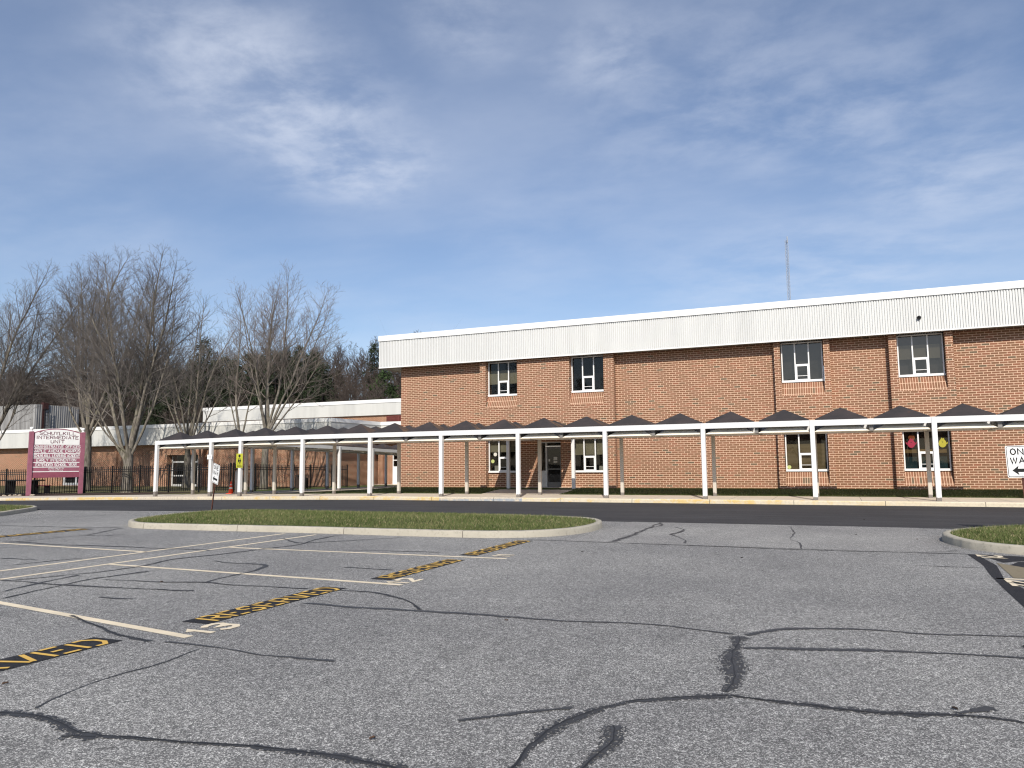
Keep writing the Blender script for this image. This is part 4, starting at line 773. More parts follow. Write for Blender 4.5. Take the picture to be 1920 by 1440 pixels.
# ------------------------------------------------------------------ canopies
def beamz(x): return float(np.interp(x, [-34.4, -28, 30], [3.02, 3.12, 3.13]))
can = thing('covered_walkway', (-10, 32, .15), 'long white steel covered walkway with a row of dark pyramid roofs along the kerb', 'canopy')
PX = [-34.24, -30.35, -28.35, -24.4, -20.44, -16.6, -12.79, -8.85, -4.82, -.78, 3.26, 7.3, 11.34]
PW = .085; FY, RY = 30.69, 33.30; MY = 32.0
for x in PX: part('post', MB().box(x-PW, x+PW, FY-PW, FY+PW, float(S(x)), beamz(x)), M['post'], can, bevel=.012)
for x in PX: part('post', MB().box(x-PW*.85, x+PW*.85, RY-PW*.85, RY+PW*.85, float(S(x))-.02, beamz(x)-.02), M['rear_post_shaded'], can, bevel=.012)
def beam(m, x0, x1, y0, y1, top, bot):
    v = []
    for x in (x0, x1): v += [(x, y0, beamz(x)+bot), (x, y1, beamz(x)+bot), (x, y1, beamz(x)+top), (x, y0, beamz(x)+top)]
    m.add(v, [(0, 1, 2, 3)[::-1], (4, 5, 6, 7)]+[(i, (i+1) % 4, 4+(i+1) % 4, 4+i)[::-1] for i in range(4)])
ends = PX+[13.4]
for nm_, y0, y1, tp, bt in (('front_beam', FY-.065, FY+.065, 0, -.215), ('middle_beam', MY-.03, MY+.03, -.03, -.40), ('rear_beam', RY-.05, RY+.05, -.005, -.43)):
    m = MB()
    for a, b in zip(ends[:-1], ends[1:]): beam(m, a+(PW if nm_ != 'middle_beam' else 0)-(.0), b-(PW if nm_ != 'middle_beam' else 0), y0, y1, tp, bt)
    part(nm_, m, M['beam'], can)
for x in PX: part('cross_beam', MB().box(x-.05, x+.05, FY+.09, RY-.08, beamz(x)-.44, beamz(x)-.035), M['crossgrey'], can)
AX = []
for a, b in zip(ends[:-1], ends[1:]):
    k = 2 if b-a > 3 else 1
    for i in range(k): AX.append((a+(b-a)*(i+.5)/k, (b-a)/k))
pyr = {}
def pyramid(root, cx, cy, wx, wy, z, h, mat, name='roof_pyramid', droop=0):
    hx, hy = wx/2-.11, wy/2-.03; m = MB()
    v = [(-hx, -hy, 0), (hx, -hy, 0), (hx, hy, 0), (-hx, hy, 0), (-hx, -hy, .035), (hx, -hy, .035), (hx, hy, .035), (-hx, hy, .035), (0, 0, h)]
    m.add(v, [(0, 3, 2, 1), (0, 1, 5, 4), (1, 2, 6, 5), (2, 3, 7, 6), (3, 0, 4, 7)], [(4, 5, 8), (5, 6, 8), (6, 7, 8), (7, 4, 8)])
    m.v = [q+np.array([cx, cy, z]) for q in m.v]; return part(name, m, mat, root)
M['trim'] = plain('dark_trim', (.13, .12, .105), .7)
def coffer(root, cx, cy, wx, wy, z):
    m = MB(); a, b = wx/2-.06, wy/2-.06; c_, d_ = wx*.16, wy*.2; hz = .34
    v = [(cx-a, cy-b, z), (cx+a, cy-b, z), (cx+a, cy+b, z), (cx-a, cy+b, z), (cx-c_, cy-d_, z+hz), (cx+c_, cy-d_, z+hz), (cx+c_, cy+d_, z+hz), (cx-c_, cy+d_, z+hz)]
    m.add(v, [(0, 4, 5, 1), (1, 5, 6, 2), (2, 6, 7, 3), (3, 7, 4, 0), (4, 7, 6, 5)])
    for i in range(4):
        p, q = np.array(v[i]), np.array(v[4+i]); w_ = np.array([v[(i+1) % 4][0]-v[i][0], v[(i+1) % 4][1]-v[i][1], 0]); w_ = w_/np.linalg.norm(w_)*.013; dn = np.array([0, 0, -.004])
        w2 = np.array([w_[1], -w_[0], 0]); m.quad(p+w_+dn, p-w2*1+dn, q-w2+dn, q+w_+dn)
    o = part('soffit_panel', m, M['coffer'], root); o.data.materials.append(M['trim'])
    for p in list(o.data.polygons)[5:]: p.material_index = 1
    return o
for cx, wx in AX:
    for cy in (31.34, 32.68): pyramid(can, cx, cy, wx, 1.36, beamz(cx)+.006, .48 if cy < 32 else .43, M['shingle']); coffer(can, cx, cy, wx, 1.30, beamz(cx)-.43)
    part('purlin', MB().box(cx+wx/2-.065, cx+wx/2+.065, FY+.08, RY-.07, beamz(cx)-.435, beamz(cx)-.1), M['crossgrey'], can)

# courtyard canopy
cc = thing('courtyard_canopy', (-31.7, 47, 0), 'second covered walkway with bluish pyramid roofs running back beside the brick wing', 'canopy')
XL2, XR2 = -33.6, -29.8
zc = lambda y: float(np.interp(y, [33.5, 60.4], [3.0, 2.45])); zg = lambda y: float(np.interp(y, [33.5, 60], [.04, -.22]))
for y in (37.4, 41.2, 45.05, 48.9, 52.75, 56.6):
    for x in (XL2, XR2): part('post', MB().box(x-.085, x+.085, y-.085, y+.085, zg(y)-.03, zc(y)-.02), M['post'], cc, bevel=.012)
    part('cross_beam', MB().box(XL2+.09, XR2-.09, y-.05, y+.05, zc(y)-.2, zc(y)-.04), M['beam'], cc)
for x in (XL2, XR2, (XL2+XR2)/2):
    v = []
    for y in (33.5, 60.4): v += [(x-.06, y, zc(y)-.21), (x+.06, y, zc(y)-.21), (x+.06, y, zc(y)), (x-.06, y, zc(y))]
    part('side_beam', MB().add(v, [(0, 1, 2, 3), (7, 6, 5, 4)]+[(i, 4+i, 4+(i+1) % 4, (i+1) % 4) for i in range(4)]), M['beam'], cc)
for i in range(14):
    y = 34.4+i*1.92
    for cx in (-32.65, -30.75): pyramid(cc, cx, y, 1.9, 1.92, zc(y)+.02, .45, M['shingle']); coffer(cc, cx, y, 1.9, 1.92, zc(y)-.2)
# entrance canopy
ec = thing('entrance_canopy', (-13.9, 35, .2), 'short white canopy linking the covered walkway to the entrance door', 'canopy')
for x in (-15.7, -12.15): part('post', MB().box(x-.08, x+.08, 36.25, 36.41, .3, 2.86), M['post'], ec, bevel=.012)
for x in (-15.7, -12.15): part('side_beam', MB().box(x-.06, x+.06, 33.40, 36.62, 2.865, 3.06), M['beam'], ec)
part('end_beam', MB().box(-15.63, -12.22, 36.5, 36.6, 2.88, 3.05), M['beam'], ec)
for cx in (-14.81, -13.04):
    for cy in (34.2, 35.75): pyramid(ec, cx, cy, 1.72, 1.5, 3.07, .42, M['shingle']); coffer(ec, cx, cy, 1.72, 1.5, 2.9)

# ------------------------------------------------------------------ fence
def fence_run(root, P, Q, z0, z1, spacing=.18, npan=None, posts=True):
    P, Q = np.array(P, float), np.array(Q, float); Ln = np.linalg.norm(Q-P); npan = npan or max(1, round(Ln/2.62)); t = (Q-P)/Ln; nm = np.array([-t[1], t[0]])
    for i in range(npan):
        a, b = P+(Q-P)*i/npan, P+(Q-P)*(i+1)/npan; za, zb = z0+(z1-z0)*i/npan, z0+(z1-z0)*(i+1)/npan; l = Ln/npan; n = int(l/spacing)
        m = MB()
        for k in range(1, n):
            c = a+(b-a)*k/n; z = za+(zb-za)*k/n; m.box(c[0]-.015, c[0]+.015, c[1]-.015, c[1]+.015, z+.06, z+1.78)
        for h in (1.58, 1.44, .14):
            v = []
            for c, z in ((a, za), (b, zb)):
                for s_, d_ in ((-.02, -.024), (.02, -.024), (.02, .024), (-.02, .024)): v.append((c[0]+nm[0]*s_, c[1]+nm[1]*s_, z+h+d_))
            m.add(v, [(0, 1, 2, 3), (7, 6, 5, 4)]+[(j, 4+j, 4+(j+1) % 4, (j+1) % 4) for j in range(4)])
        part('picket_panel', m, M['black'], root)
        if posts: part('fence_post', MB().box(a[0]-.04, a[0]+.04, a[1]-.04, a[1]+.04, za-.05, za+1.84), M['black'], root)
    if posts: part('fence_post', MB().box(Q[0]-.04, Q[0]+.04, Q[1]-.04, Q[1]+.04, z1-.05, z1+1.84), M['black'], root)
fn = thing('metal_fence', (-45, 37.8, -.1), 'black metal picket fence running between the sidewalk and the brick wing', 'fence')
fence_run(fn, (-65, 34.5), (-49.9, 34.5), -.36, -.24); fence_run(fn, (-49.75, 34.65), (-49.05, 37.8), -.24, -.17, .16, 1); fence_run(fn, (-48.95, 37.8), (-35.7, 37.8), -.16, -.02); fence_run(fn, (-35.6, 37.95), (-37.6, 50.2), -.02, -.17, .18)
gt = thing('metal_gate', (-37.6, 51, -.2), 'narrow black picket gate beside the brick wing under the courtyard canopy', 'gate')
fence_run(gt, (-37.9, 51.4), (-36.4, 51.4), -.2, -.2, .15, 1)

# ------------------------------------------------------------------ entrance sign (faces +X)
sg = thing('entrance_sign', (-49.2, 35.6, -.25), 'maroon and white school name sign on two posts with white ball finials', 'sign')
p0, p1 = np.array([-49.3, 33.95]), np.array([-48.0, 36.72]); zb0, zb1 = -.24, -.2
def SP(u, z, o=0):     # u along the sign (0 at the near post), o towards the reader
    t = (p1-p0)/np.linalg.norm(p1-p0); nm = np.array([t[1], -t[0]]); q = p0+t*u+nm*o; return (q[0], q[1], z)
LS = float(np.linalg.norm(p1-p0))
def sbox(m, u0, u1, z0, z1, o0, o1):
    v = [SP(u0, z0, o0), SP(u1, z0, o0), SP(u1, z0, o1), SP(u0, z0, o1), SP(u0, z1, o0), SP(u1, z1, o0), SP(u1, z1, o1), SP(u0, z1, o1)]
    m.add(v, [(0, 3, 2, 1), (4, 5, 6, 7), (0, 1, 5, 4), (1, 2, 6, 5), (2, 3, 7, 6), (3, 0, 4, 7)]); return m
PT = 4.03
for u, zb in ((0, zb0), (LS, zb1)):
    po = part('post', sbox(MB(), u-.13, u+.13, zb-.05, PT, -.13, .13), M['maroon'], sg, bevel=.01)
    x, y, _ = SP(u, 0); part('finial', MB().lathe([(0, PT), (.11, PT), (.12, PT+.03), (.06, PT+.06), (.05, PT+.1), (.10, PT+.15), (.125, PT+.21), (.10, PT+.28), (.05, PT+.31), (0, PT+.315)], x, y, 16), M['white'], po, True)
zbot, zhead, ztop = .95, 3.16, 4.08
def arch(u): return ztop+.28*(1-((u-LS/2)/(LS/2-.13))**2)-.02
us = np.linspace(.13, LS-.13, 21)
b = MB(); v = [SP(u, z, o) for o in (-.06, .06) for u in us for z in (zbot, arch(u)-.08)]; n = len(us)
q = []
for o in (0, 1):
    for i in range(n-1): a = o*2*n+2*i; q.append((a, a+2, a+3, a+1)[::1 if o else -1])
for i in range(n-1): q.append((2*i+1, 2*i+3, 2*n+2*i+3, 2*n+2*i+1)); q.append((2*i, 2*n+2*i, 2*n+2*i+2, 2*i+2))
b.add(v, q); part('panel', b, M['maroon'], sg)
hd = MB(); us2 = np.linspace(.2, LS-.2, 21); v = [SP(u, z, .068) for u in us2 for z in (zhead, arch(u)-.15)]; hd.add(v, [(2*i, 2*i+2, 2*i+3, 2*i+1) for i in range(20)]); part('header_board', hd, M['white'], sg)
part('skirt_board', sbox(MB(), .15, LS-.15, zbot+.01, 1.33, .061, .069), M['maroon_dark'], sg)
ru = MB(); rows = [1.33+i*(zhead-1.33)/6 for i in range(6)]
for z in rows: sbox(ru, .15, LS-.15, z, z+.05, .061, .070)
part('divider', ru, M['white'], sg)
def SL(zbase): return lambda u, v_, o=0: SP(LS/2+u, zbase+v_, .0705+o)
for t_, z, h, lw, gp, th in (('SCHUYLKILL', 3.83, .20, .165, .065, .05), ('INTERMEDIATE', 3.55, .20, .165, .06, .05), ('UNIT', 3.27, .20, .17, .07, .05)): part('heading_lettering', text(MB(), t_, SL(z), h, lw, gp, th*.85, F, .03), M['print'], sg)
dz = (zhead-1.33)/6
for i, (t_, lw, gp) in enumerate((('EXTENDED SCHOOL YEAR', .095, .03), ('EARLY INTERVENTION', .105, .035), ('SCHUYLKILL LEARNING ACADEMY', .085, .023), ('MAPLE AVENUE CAMPUS', .115, .036), ('ADMINISTRATIVE OFFICES', .105, .034))):
    part('row_lettering', text(MB(), t_, SL(rows[i+1]+.095), .17, lw, gp, .031, F, .016), M['white'], sg)
def font_mesh(s, size, m, name, parent, org, ax, ay, align='CENTER'):
    cu = bpy.data.curves.new(name, 'FONT'); cu.body = s; cu.size = size; cu.align_x = align; cu.extrude = .001
    tmp = bpy.data.objects.new('tmp', cu); C.objects.link(tmp); bpy.context.view_layer.update()
    me = bpy.data.meshes.new_from_object(tmp.evaluated_get(bpy.context.evaluated_depsgraph_get())); bpy.data.objects.remove(tmp); me.materials.clear(); me.materials.append(m)
    o = link(name, me, parent); ax, ay = Vector(ax).normalized(), Vector(ay).normalized(); az = ax.cross(ay); off = Vector(org)-rootof(parent)
    o.matrix_local = Matrix(((ax.x, ay.x, az.x, off.x), (ax.y, ay.y, az.y, off.y), (ax.z, ay.z, az.z, off.z), (0, 0, 0, 1))); return o
tdir = Vector((p1[0]-p0[0], p1[1]-p0[1], 0))
font_mesh('(570) 544-9131', .15, M['white'], 'phone_lettering', sg, SP(LS/2, 1.515, .072), tdir, (0, 0, 1)); font_mesh('www.iu29.org', .14, M['white'], 'web_lettering', sg, SP(LS/2, 1.41, .072), tdir, (0, 0, 1))

# ------------------------------------------------------------------ ONE WAY signs
def oneway(loc, rz, tilt, label, wd=.61, ht=.76, zs=1.02, side=0):
    t = thing('one_way_sign', loc, label, 'road sign', 'one way signs'); 
    p = MB().prism([(-.03, -.02), (.03, -.02), (.03, -.01), (.012, -.01), (.012, .02), (-.012, .02), (-.012, -.01), (-.03, -.01)], 'z', -.1, zs+ht*.9); lpart('post', p, M['rust'], t)
    def rr_(w_, h_, r, k=5):
        o = []
        for cx_, cz_, a0 in ((w_/2-r, h_/2-r, 0), (-w_/2+r, h_/2-r, 90), (-w_/2+r, -h_/2+r, 180), (w_/2-r, -h_/2+r, 270)):
            for i in range(k+1): a = R(a0+90*i/k); o.append((cx_+r*math.cos(a), cz_+r*math.sin(a)+zs+ht/2))
        return o
    pl = lpart('sign_plate', MB().prism(rr_(wd, ht, .04), 'y', -.026, -.022), M['signback'], t)
    o, i = rr_(wd-.035, ht-.035, .035), rr_(wd-.06, ht-.06, .028); n = len(o); v = [(x, -.0275, z) for x, z in o]+[(x, -.0275, z) for x, z in i]
    lpart('border', MB().add(v, [(k, (k+1) % n, n+(k+1) % n, n+k) for k in range(n)]), M['ink'], pl)
    P = lambda z: (lambda u, v_, of=0: (u, -.0278-of*.2, zs+z+v_))
    m = MB(); text(m, 'ONE', P(.545), .14, .105, .045, .027); text(m, 'WAY', P(.335), .14, .105, .045, .027); lpart('lettering', m, M['ink'], pl)
    a = MB(); cz = zs+.17; pts = [(-.20, cz), (-.065, cz+.115), (-.085, cz+.04), (.20, cz+.04), (.20, cz-.04), (-.085, cz-.04), (-.065, cz-.115)]
    a.add([(x, -.0278, z) for x, z in pts], [(2, 5, 4, 3)], [(0, 5, 2), (0, 2, 1), (0, 6, 5)]); lpart('arrow', a, M['ink'], pl)
    for z in (.05, .71): lpart('bolt', MB().tube([(0, -.026, zs+z), (0, -.034, zs+z)], .01, 8), M['alu'], pl)
    t.rotation_euler = Matrix.Rotation(rz, 3, 'Z').to_euler()
    t.rotation_euler = (Matrix.Rotation(rz, 3, 'Z') @ Matrix.Rotation(tilt, 3, 'Y')).to_euler(); return t
oneway((-19.0, 19.3, .05), R(-22), R(12.5), 'left one way sign leaning sideways on a rusty post on the central island', zs=1.22).scale = (.84, .84, .84)
oneway((3.72, 19.5, .12), R(-2), R(-1.5), 'right one way sign upright on a rusty post at the right picture edge', zs=1.19).scale = (.91, .91, .91)

# ------------------------------------------------------------------ small things at the walkway
def facing(loc): return math.atan2(-loc[0]*0+0, 1)
ys_ = thing('crossing_sign', (-28.35, FY-PW-.012, 1.45), 'yellow school crossing sign with two walking figures strapped to a canopy post', 'sign')
sx, sy = -28.33, FY-PW-.012
part('sign_plate', MB().box(sx-.21, sx+.21, sy-.004, sy, 1.52, 2.25), M['yellow_sign'], ys_)
sym = MB(); oc = [(sx+.075*math.cos(R(22.5+45*i)), 2.13+.075*math.sin(R(22.5+45*i))) for i in range(8)]; sym.add([(x, sy-.006, z) for x, z in oc], (), (), [list(range(8))])
sym.quad((sx-.008, sy-.0062, 1.96), (sx+.008, sy-.0062, 1.96), (sx+.008, sy-.0062, 2.06), (sx-.008, sy-.0062, 2.06))
for ox in (-.06, .05):
    hd_ = [(sx+ox+.026*math.cos(a), 1.975+.026*math.sin(a)) for a in np.linspace(0, 6.28, 11)[:-1]]; sym.add([(x, sy-.0064, z) for x, z in hd_], (), (), [list(range(10))])
    for poly in ([(-.035, 1.94), (.035, 1.94), (.045, 1.83), (-.045, 1.83)], [(-.04, 1.83), (-.01, 1.83), (-.035, 1.72), (-.06, 1.72)], [(.01, 1.83), (.04, 1.83), (.07, 1.73), (.045, 1.72)], [(.035, 1.94), (.085, 1.86), (.075, 1.845), (.03, 1.90)]):
        sym.add([(sx+ox+x, sy-.0066, z) for x, z in poly], [(0, 3, 2, 1)])
part('symbol', sym, M['ink'], ys_)
tl = MB(); text(tl, 'SCHOOL', lambda u, v_, o=0: (sx+u, sy-.006-o*.2, 1.625+v_), .055, .04, .014, .012); text(tl, 'CROSSING', lambda u, v_, o=0: (sx+u, sy-.006-o*.2, 1.55+v_), .05, .032, .011, .011); part('lettering', tl, M['ink'], ys_)
np_ = thing('number_plate', (-30.35, FY-PW-.01, 2.0), 'small white number plate on a canopy post above the leaning one way sign', 'sign')
part('sign_plate', MB().box(-30.52, -30.2, FY-PW-.014, FY-PW-.008, 1.98, 2.22), M['white'], np_)
tl = MB(); text(tl, '133', lambda u, v_, o=0: (-30.36+u, FY-PW-.016-o*.2, 2.05+v_), .09, .055, .022, .012); part('lettering', tl, plain('grey_print', (.3, .3, .3), .6), np_)
cn = thing('traffic_cone', (-32.2, 34.15, float(S(-32.2))+.0), 'orange traffic cone with two white collars on the sidewalk', 'traffic cone')
cb = MB().box(-.19, .19, -.19, .19, 0, .035); lpart('base', cb, M['orange'], cn, bevel=.01)
lpart('body', MB().lathe([(.145, .03), (.135, .06), (.035, .70), (.03, .715), (.0, .72)], 0, 0, 24), M['orange'], cn, True)
lpart('collar', MB().lathe([(.1035, .285), (.1005, .29), (.0755, .435), (.0765, .44)], 0, 0, 24), M['reflect'], cn, True); lpart('collar', MB().lathe([(.0685, .5), (.066, .505), (.0495, .60), (.0505, .605)], 0, 0, 24), M['reflect'], cn, True)
single('bollard', MB().lathe([(.115, -.05), (.115, 1.28), (.10, 1.33), (.06, 1.36), (0, 1.37)], -31.75, 34.15, 20), M['bollard'], (-31.75, 34.15, 0), 'plain grey steel bollard between the cone and a canopy post', 'bollard', smooth=True)
bn = thing('litter_bin', (-35.75, 44.9, -.08), 'dark brown square litter bin with open top frame by the fence', 'bin')
b = MB()
for x in (-.4, .34):
    for y in (-.35, .29): b.box(x, x+.06, y, y+.06, 0, 1.02)
b.box(-.34, .34, -.35, -.31, .96, 1.02); b.box(-.34, .34, .31, .35, .96, 1.02); lpart('frame', b, M['black'], bn)
lpart('body', MB().box(-.36, .36, -.30, .30, .05, .80), M['bin'], bn, bevel=.015)
bn.rotation_euler = (0, 0, R(20))
tb = thing('picnic_table', (-53.3, 36.2, float(lawn_z(-53.3, 36.2))), 'dark picnic table behind the fence at the far left', 'table')
m = MB().box(-1.9, 1.9, -.4, .4, .98, 1.06); lpart('tabletop', m, M['table'], tb)
for x in (-1.2, 1.2): lpart('leg', MB().box(x-.06, x+.06, -.35, .35, 0, .98), M['table'], tb)
single('red_barrel', MB().lathe([(.0, -.25), (.30, -.25), (.32, -.2), (.31, .1), (.325, .12), (.31, .14), (.31, .42), (.325, .44), (.31, .46), (.32, .68), (.3, .7), (0, .7)], -55.4, 36.8, 20), M['red_barrel'], (-55.4, 36.8, -.25), 'dark red barrel behind the fence at the left picture edge', 'barrel', smooth=True)
st = thing('stacked_bench', (-51.6, 36.6, float(lawn_z(-51.6, 36.6))), 'red slatted bench on pale stones behind the fence beside the sign', 'bench')
m = MB()
for i in range(4): m.box(-.9, .5, -.25+i*.13, -.15+i*.13, .60, .64)
lpart('seat', m, M['red_barrel'], st); lpart('leg', MB().box(-.85, -.75, -.2, .2, .1, .6), M['table'], st); lpart('leg', MB().box(.35, .45, -.2, .2, .1, .6), M['table'], st)
def rock(x, y, z, r, label):
    u = nr.normal(0, 1, (14, 3)); u /= np.linalg.norm(u, axis=1)[:, None]
    k = 7; prof = [(r*.5, 0), (r, r*.25), (r*.9, r*.5), (r*.45, r*.75), (0, r*.8)]; m = MB().lathe(prof, 0, 0, k); m.v = [v+nr.normal(0, r*.1, v.shape) for v in m.v]; m.v = [v+np.array([x, y, z]) for v in m.v]
    return single('edging_stone', m, M['stone'], (x, y, z), label, 'stone', 'pale edging stones in the bed by the school sign')
for i in range(26):
    x = -57+i*.33+nr.normal(0, .12); y = 33.95+abs(nr.normal(0, .18)); rock(x, y, float(lawn_z(x, y))+.005, nr.uniform(.06, .13), 'small pale edging stone in the mulch by the school name sign')
LV = [(-5.77, 3.88), (-3.18, 7.28), (-2.58, 3.93), (-8.73, 7.99), (-4.31, 13.31), (-1.53, 13.28), (-1.07, 11.84), (.31, 18.2), (.61, 22.79), (1.42, 17.47), (-20.09, 15.0), (.62, 5.76)]
LL = ['brown curled leaf at the lower left picture edge', 'brown leaf just below the long sealed crack', 'pale brown leaf at the bottom of the picture', 'brown leaf lying between the near stall lines', 'dark leaf scrap below the right end of the central island', 'dark leaf scrap lying alone in the middle of the lot', 'dark twig scrap lying right of the middle of the lot', 'dark twig scrap on the pale apron by the road', 'leaf scrap on the new dark road', 'reddish leaf near the kerb of the right island', 'dark leaf scrap left of the central island', 'black curled leaf on the sealed crack at lower right']
for (x, y), lb in zip(LV, LL):
    a = nr.uniform(0, 6.28); s_ = nr.uniform(.018, .028); g = float(G(x)); v = []
    for i, (u, w2) in enumerate(((-1, 0), (-.5, .45), (.1, .55), (.7, .3), (1.15, 0), (.7, -.35), (.1, -.5), (-.5, -.4))): v.append((x+s_*(u*math.cos(a)-w2*math.sin(a)), y+s_*(u*math.sin(a)+w2*math.cos(a)), g+.009+.012*abs(w2)+.006*(i % 2)))
    v.append((x, y, g+.008)); o = single('fallen_leaf', MB().add(v, (), [(i, (i+1) % 8, 8) for i in range(8)]), M['dark_leaf'] if 'dark' in lb or 'black' in lb else M['leaf'], (x, y, g+.006), lb, 'leaf', 'leaves scattered on the asphalt')
    md = o.modifiers.new('thickness', 'SOLIDIFY'); md.thickness = .002
# radio mast far behind
mast = thing('radio_mast', (-6.7, 150, 13), 'thin pale lattice radio mast rising behind the flat roof', 'mast')
m = MB(); c3 = [(-6.7+.3*math.cos(R(90+120*i)), 150+.3*math.sin(R(90+120*i))) for i in range(3)]
for x, y in c3: m.tube([(x, y, 10), (x, y, 43.5)], .045, 5)
part('leg', m, M['mast'], mast); m = MB()
for k_ in range(48):
    z = 10+k_*.7
    for i in range(3):
        a, b = c3[i], c3[(i+1) % 3]; m.tube([(*a, z), (*b, z+.7)], .022, 3, False); m.tube([(*a, z), (*b, z)], .018, 3, False)
part('bracing', m, M['mast'], mast); part('antenna', MB().tube([(-6.55, 150, 43), (-6.55, 150, 44.2)], .12, 6), M['mast'], mast)

# ------------------------------------------------------------------ trees
UP = np.array([0, 0, 1.])
def unit(v): return v/(np.linalg.norm(v)+1e-9)
def path(rg, p, d, L_, n, curve, wob):
    pts = [p]; st_ = L_/n
    for i in range(n):
        d = unit(d+UP*curve/n+rg.normal(0, wob, 3)); p = p+d*st_; pts.append(p)
    return np.array(pts)
def side(rg, d, ang, az):
    ref = UP if abs(d[2]) < .95 else np.array([1., 0, 0]); a = unit(np.cross(d, ref)); b = np.cross(d, a)
    return unit(d*math.cos(ang)+(a*math.cos(az)+b*math.sin(az))*math.sin(ang))
def at(pts, t):
    x = t*(len(pts)-1); i = min(len(pts)-2, int(x)); f_ = x-i; return pts[i]*(1-f_)+pts[i+1]*f_, unit(pts[i+1]-pts[i])
def bare(seed, trunk, stems, dens=1.1, tw=.0058, spread=1.08):
    """trunk: (height, r0, r1, lean); stems: (azimuth in the picture, tilt, length, radius, start height)"""
    rg = np.random.default_rng(seed); T = MB(); K = MB(); h, ra, rb, lean = trunk
    tp = np.array([[0, 0, -.25], [0, 0, .05], [lean*.2, 0, h*.35], [lean*.6, 0, h*.7], [lean, 0, h]]); T.tube(tp, [ra*1.55, ra*1.25, ra, ra*.95, rb], 10)
    for (az, tilt, L_, r, sh) in stems:
        r *= .84
        a = R(az+23); tl_ = R(tilt); d = np.array([math.cos(a)*math.sin(tl_), math.sin(a)*math.sin(tl_), math.cos(tl_)])
        base, _ = at(tp, .2+.8*min(1, sh/h)); n = 12; P_ = path(rg, base, d, L_, n, .55*math.sin(tl_)+.12, .055); rs = r*(1-np.linspace(0, 1, n+1))**.85+.009; rs[0] = min(rs[0]*1.25, rb*1.0)
        T.tube(P_, rs, 7); nl = int(L_*2.1*dens); ph = rg.random()*6
        for j in range(nl):
            t = .24+.76*((j+rg.random())/nl)**.9; p, dd_ = at(P_, t); ph += 2.4
            l2 = (min((1-t)*L_*.46, .12*L_+t*L_*.5)+.75)*rg.uniform(.65, 1.25)*spread
            d2 = side(rg, dd_, R(rg.uniform(32, 60)), ph); d2 = unit(d2+UP*.08); m2 = max(3, int(l2*1.6)); Q_ = path(rg, p, d2, l2, m2, .34, .11); r2 = min(.42*np.interp(t, np.linspace(0, 1, n+1), rs), .035)+.004
            K.tube(Q_, np.linspace(r2, tw, m2+1), 4, False); ns = int(l2*3.2*dens+1.5); p2 = rg.random()*6
            for k_ in range(ns):
                t2 = .15+.85*((k_+rg.random())/ns); p, dd2 = at(Q_, t2); p2 += 2.4; l3 = ((1-t2)*l2*.42+.3)*rg.uniform(.6, 1.25); d3 = side(rg, dd2, R(rg.uniform(28, 50)), p2)
                W_ = path(rg, p, d3, l3, 3, .35, .12); K.tube(W_, np.linspace(max(tw*1.1, r2*.35), tw*.8, 4), 3, False)
                for _ in range(max(1, int(l3*6*dens+.5))):
                    t3 = rg.uniform(.2, 1); p, d_3 = at(W_, t3); K.tube(path(rg, p, side(rg, d_3, R(rg.uniform(25, 50)), rg.random()*6.3), rg.uniform(.18, .5), 2, .25, .12), [tw*.85, tw*.75, tw*.55], 3, False)
    return T, K
def put_tree(loc, T, K, label, km='twig', group='bare street trees by the low wing'):
    t = thing('bare_tree', loc, label, 'tree', group); lpart('trunk', T, M['bark'], t, True); lpart('crown', K, M[km], t, True); return t
T, K = bare(11, (3.2, .32, .20, .1), [(180, 21, 14.0, .17, 1.5), (172, 11, 14.2, .15, 2.4), (20, 2, 14.2, .19, 3.0), (4, 11, 14.0, .15, 2.7), (95, 13, 12.5, .11, 2.9), (265, 14, 12, .11, 2.2), (-4, 27, 12.2, .11, 2.2), (182, 50, 9.0, .07, 2.6), (176, 33, 12.4, .10, 1.9), (12, 18, 13.2, .12, 2.5)])
put_tree((-45.69, 38.5, -.12), T, K, 'large multi stemmed bare tree standing just behind the fence right of the school sign')
T, K = bare(12, (5.4, .37, .26, 0), [(172, 13, 15.6, .19, 4), (10, 4, 15.6, .19, 5.2), (100, 12, 14, .13, 4.6), (250, 14, 13, .13, 4.4), (182, 24, 14.6, .13, 3.8), (-2, 16, 15.2, .15, 4.4), (180, 38, 12, .09, 3.9), (4, 30, 13, .10, 4.0), (184, 6, 15, .13, 4.6)])
put_tree((-57.0, 44.0, -.25), T, K, 'thick mossy bare tree rising directly behind the school sign')
T, K = bare(13, (3.2, .34, .22, .3), [(0, 10, 16.2, .18, 3), (5, 20, 16.4, .15, 2.5), (185, 15, 15, .15, 3), (90, 15, 14, .13, 3), (-6, 29, 14.5, .12, 2.3), (255, 14, 14, .12, 2.6), (4, 42, 11, .09, 2.4)])
put_tree((-63.0, 39.2, -.4), T, K, 'bare tree leaning in from beyond the left picture edge')
T, K = bare(14, (3.4, .30, .2, 0), [(178, 16, 11.8, .12, 3.2), (165, 7, 13, .13, 3.2), (10, 6, 13.6, .14, 3.2), (5, 16, 12.4, .12, 3.2), (90, 11, 11, .1, 3.2), (270, 12, 11, .1, 3.2), (0, 27, 9.5, .085, 3.0), (182, 28, 9.5, .085, 3.0)], .9)
put_tree((-52.45, 50.3, -.15), T, K, 'bare tree with pruned stubs in front of the wing entrance doors')
T, K = bare(15, (3.4, .20, .17, -.1), [(175, 3, 10.8, .12, 3.4), (5, 9, 9.5, .07, 3.4), (178, 20, 8.5, .06, 3.2)], .8, spread=.8)
put_tree((-41.9, 45.4, -.05), T, K, 'slender pale bare tree left of the multi stemmed courtyard tree', 'twig_red')
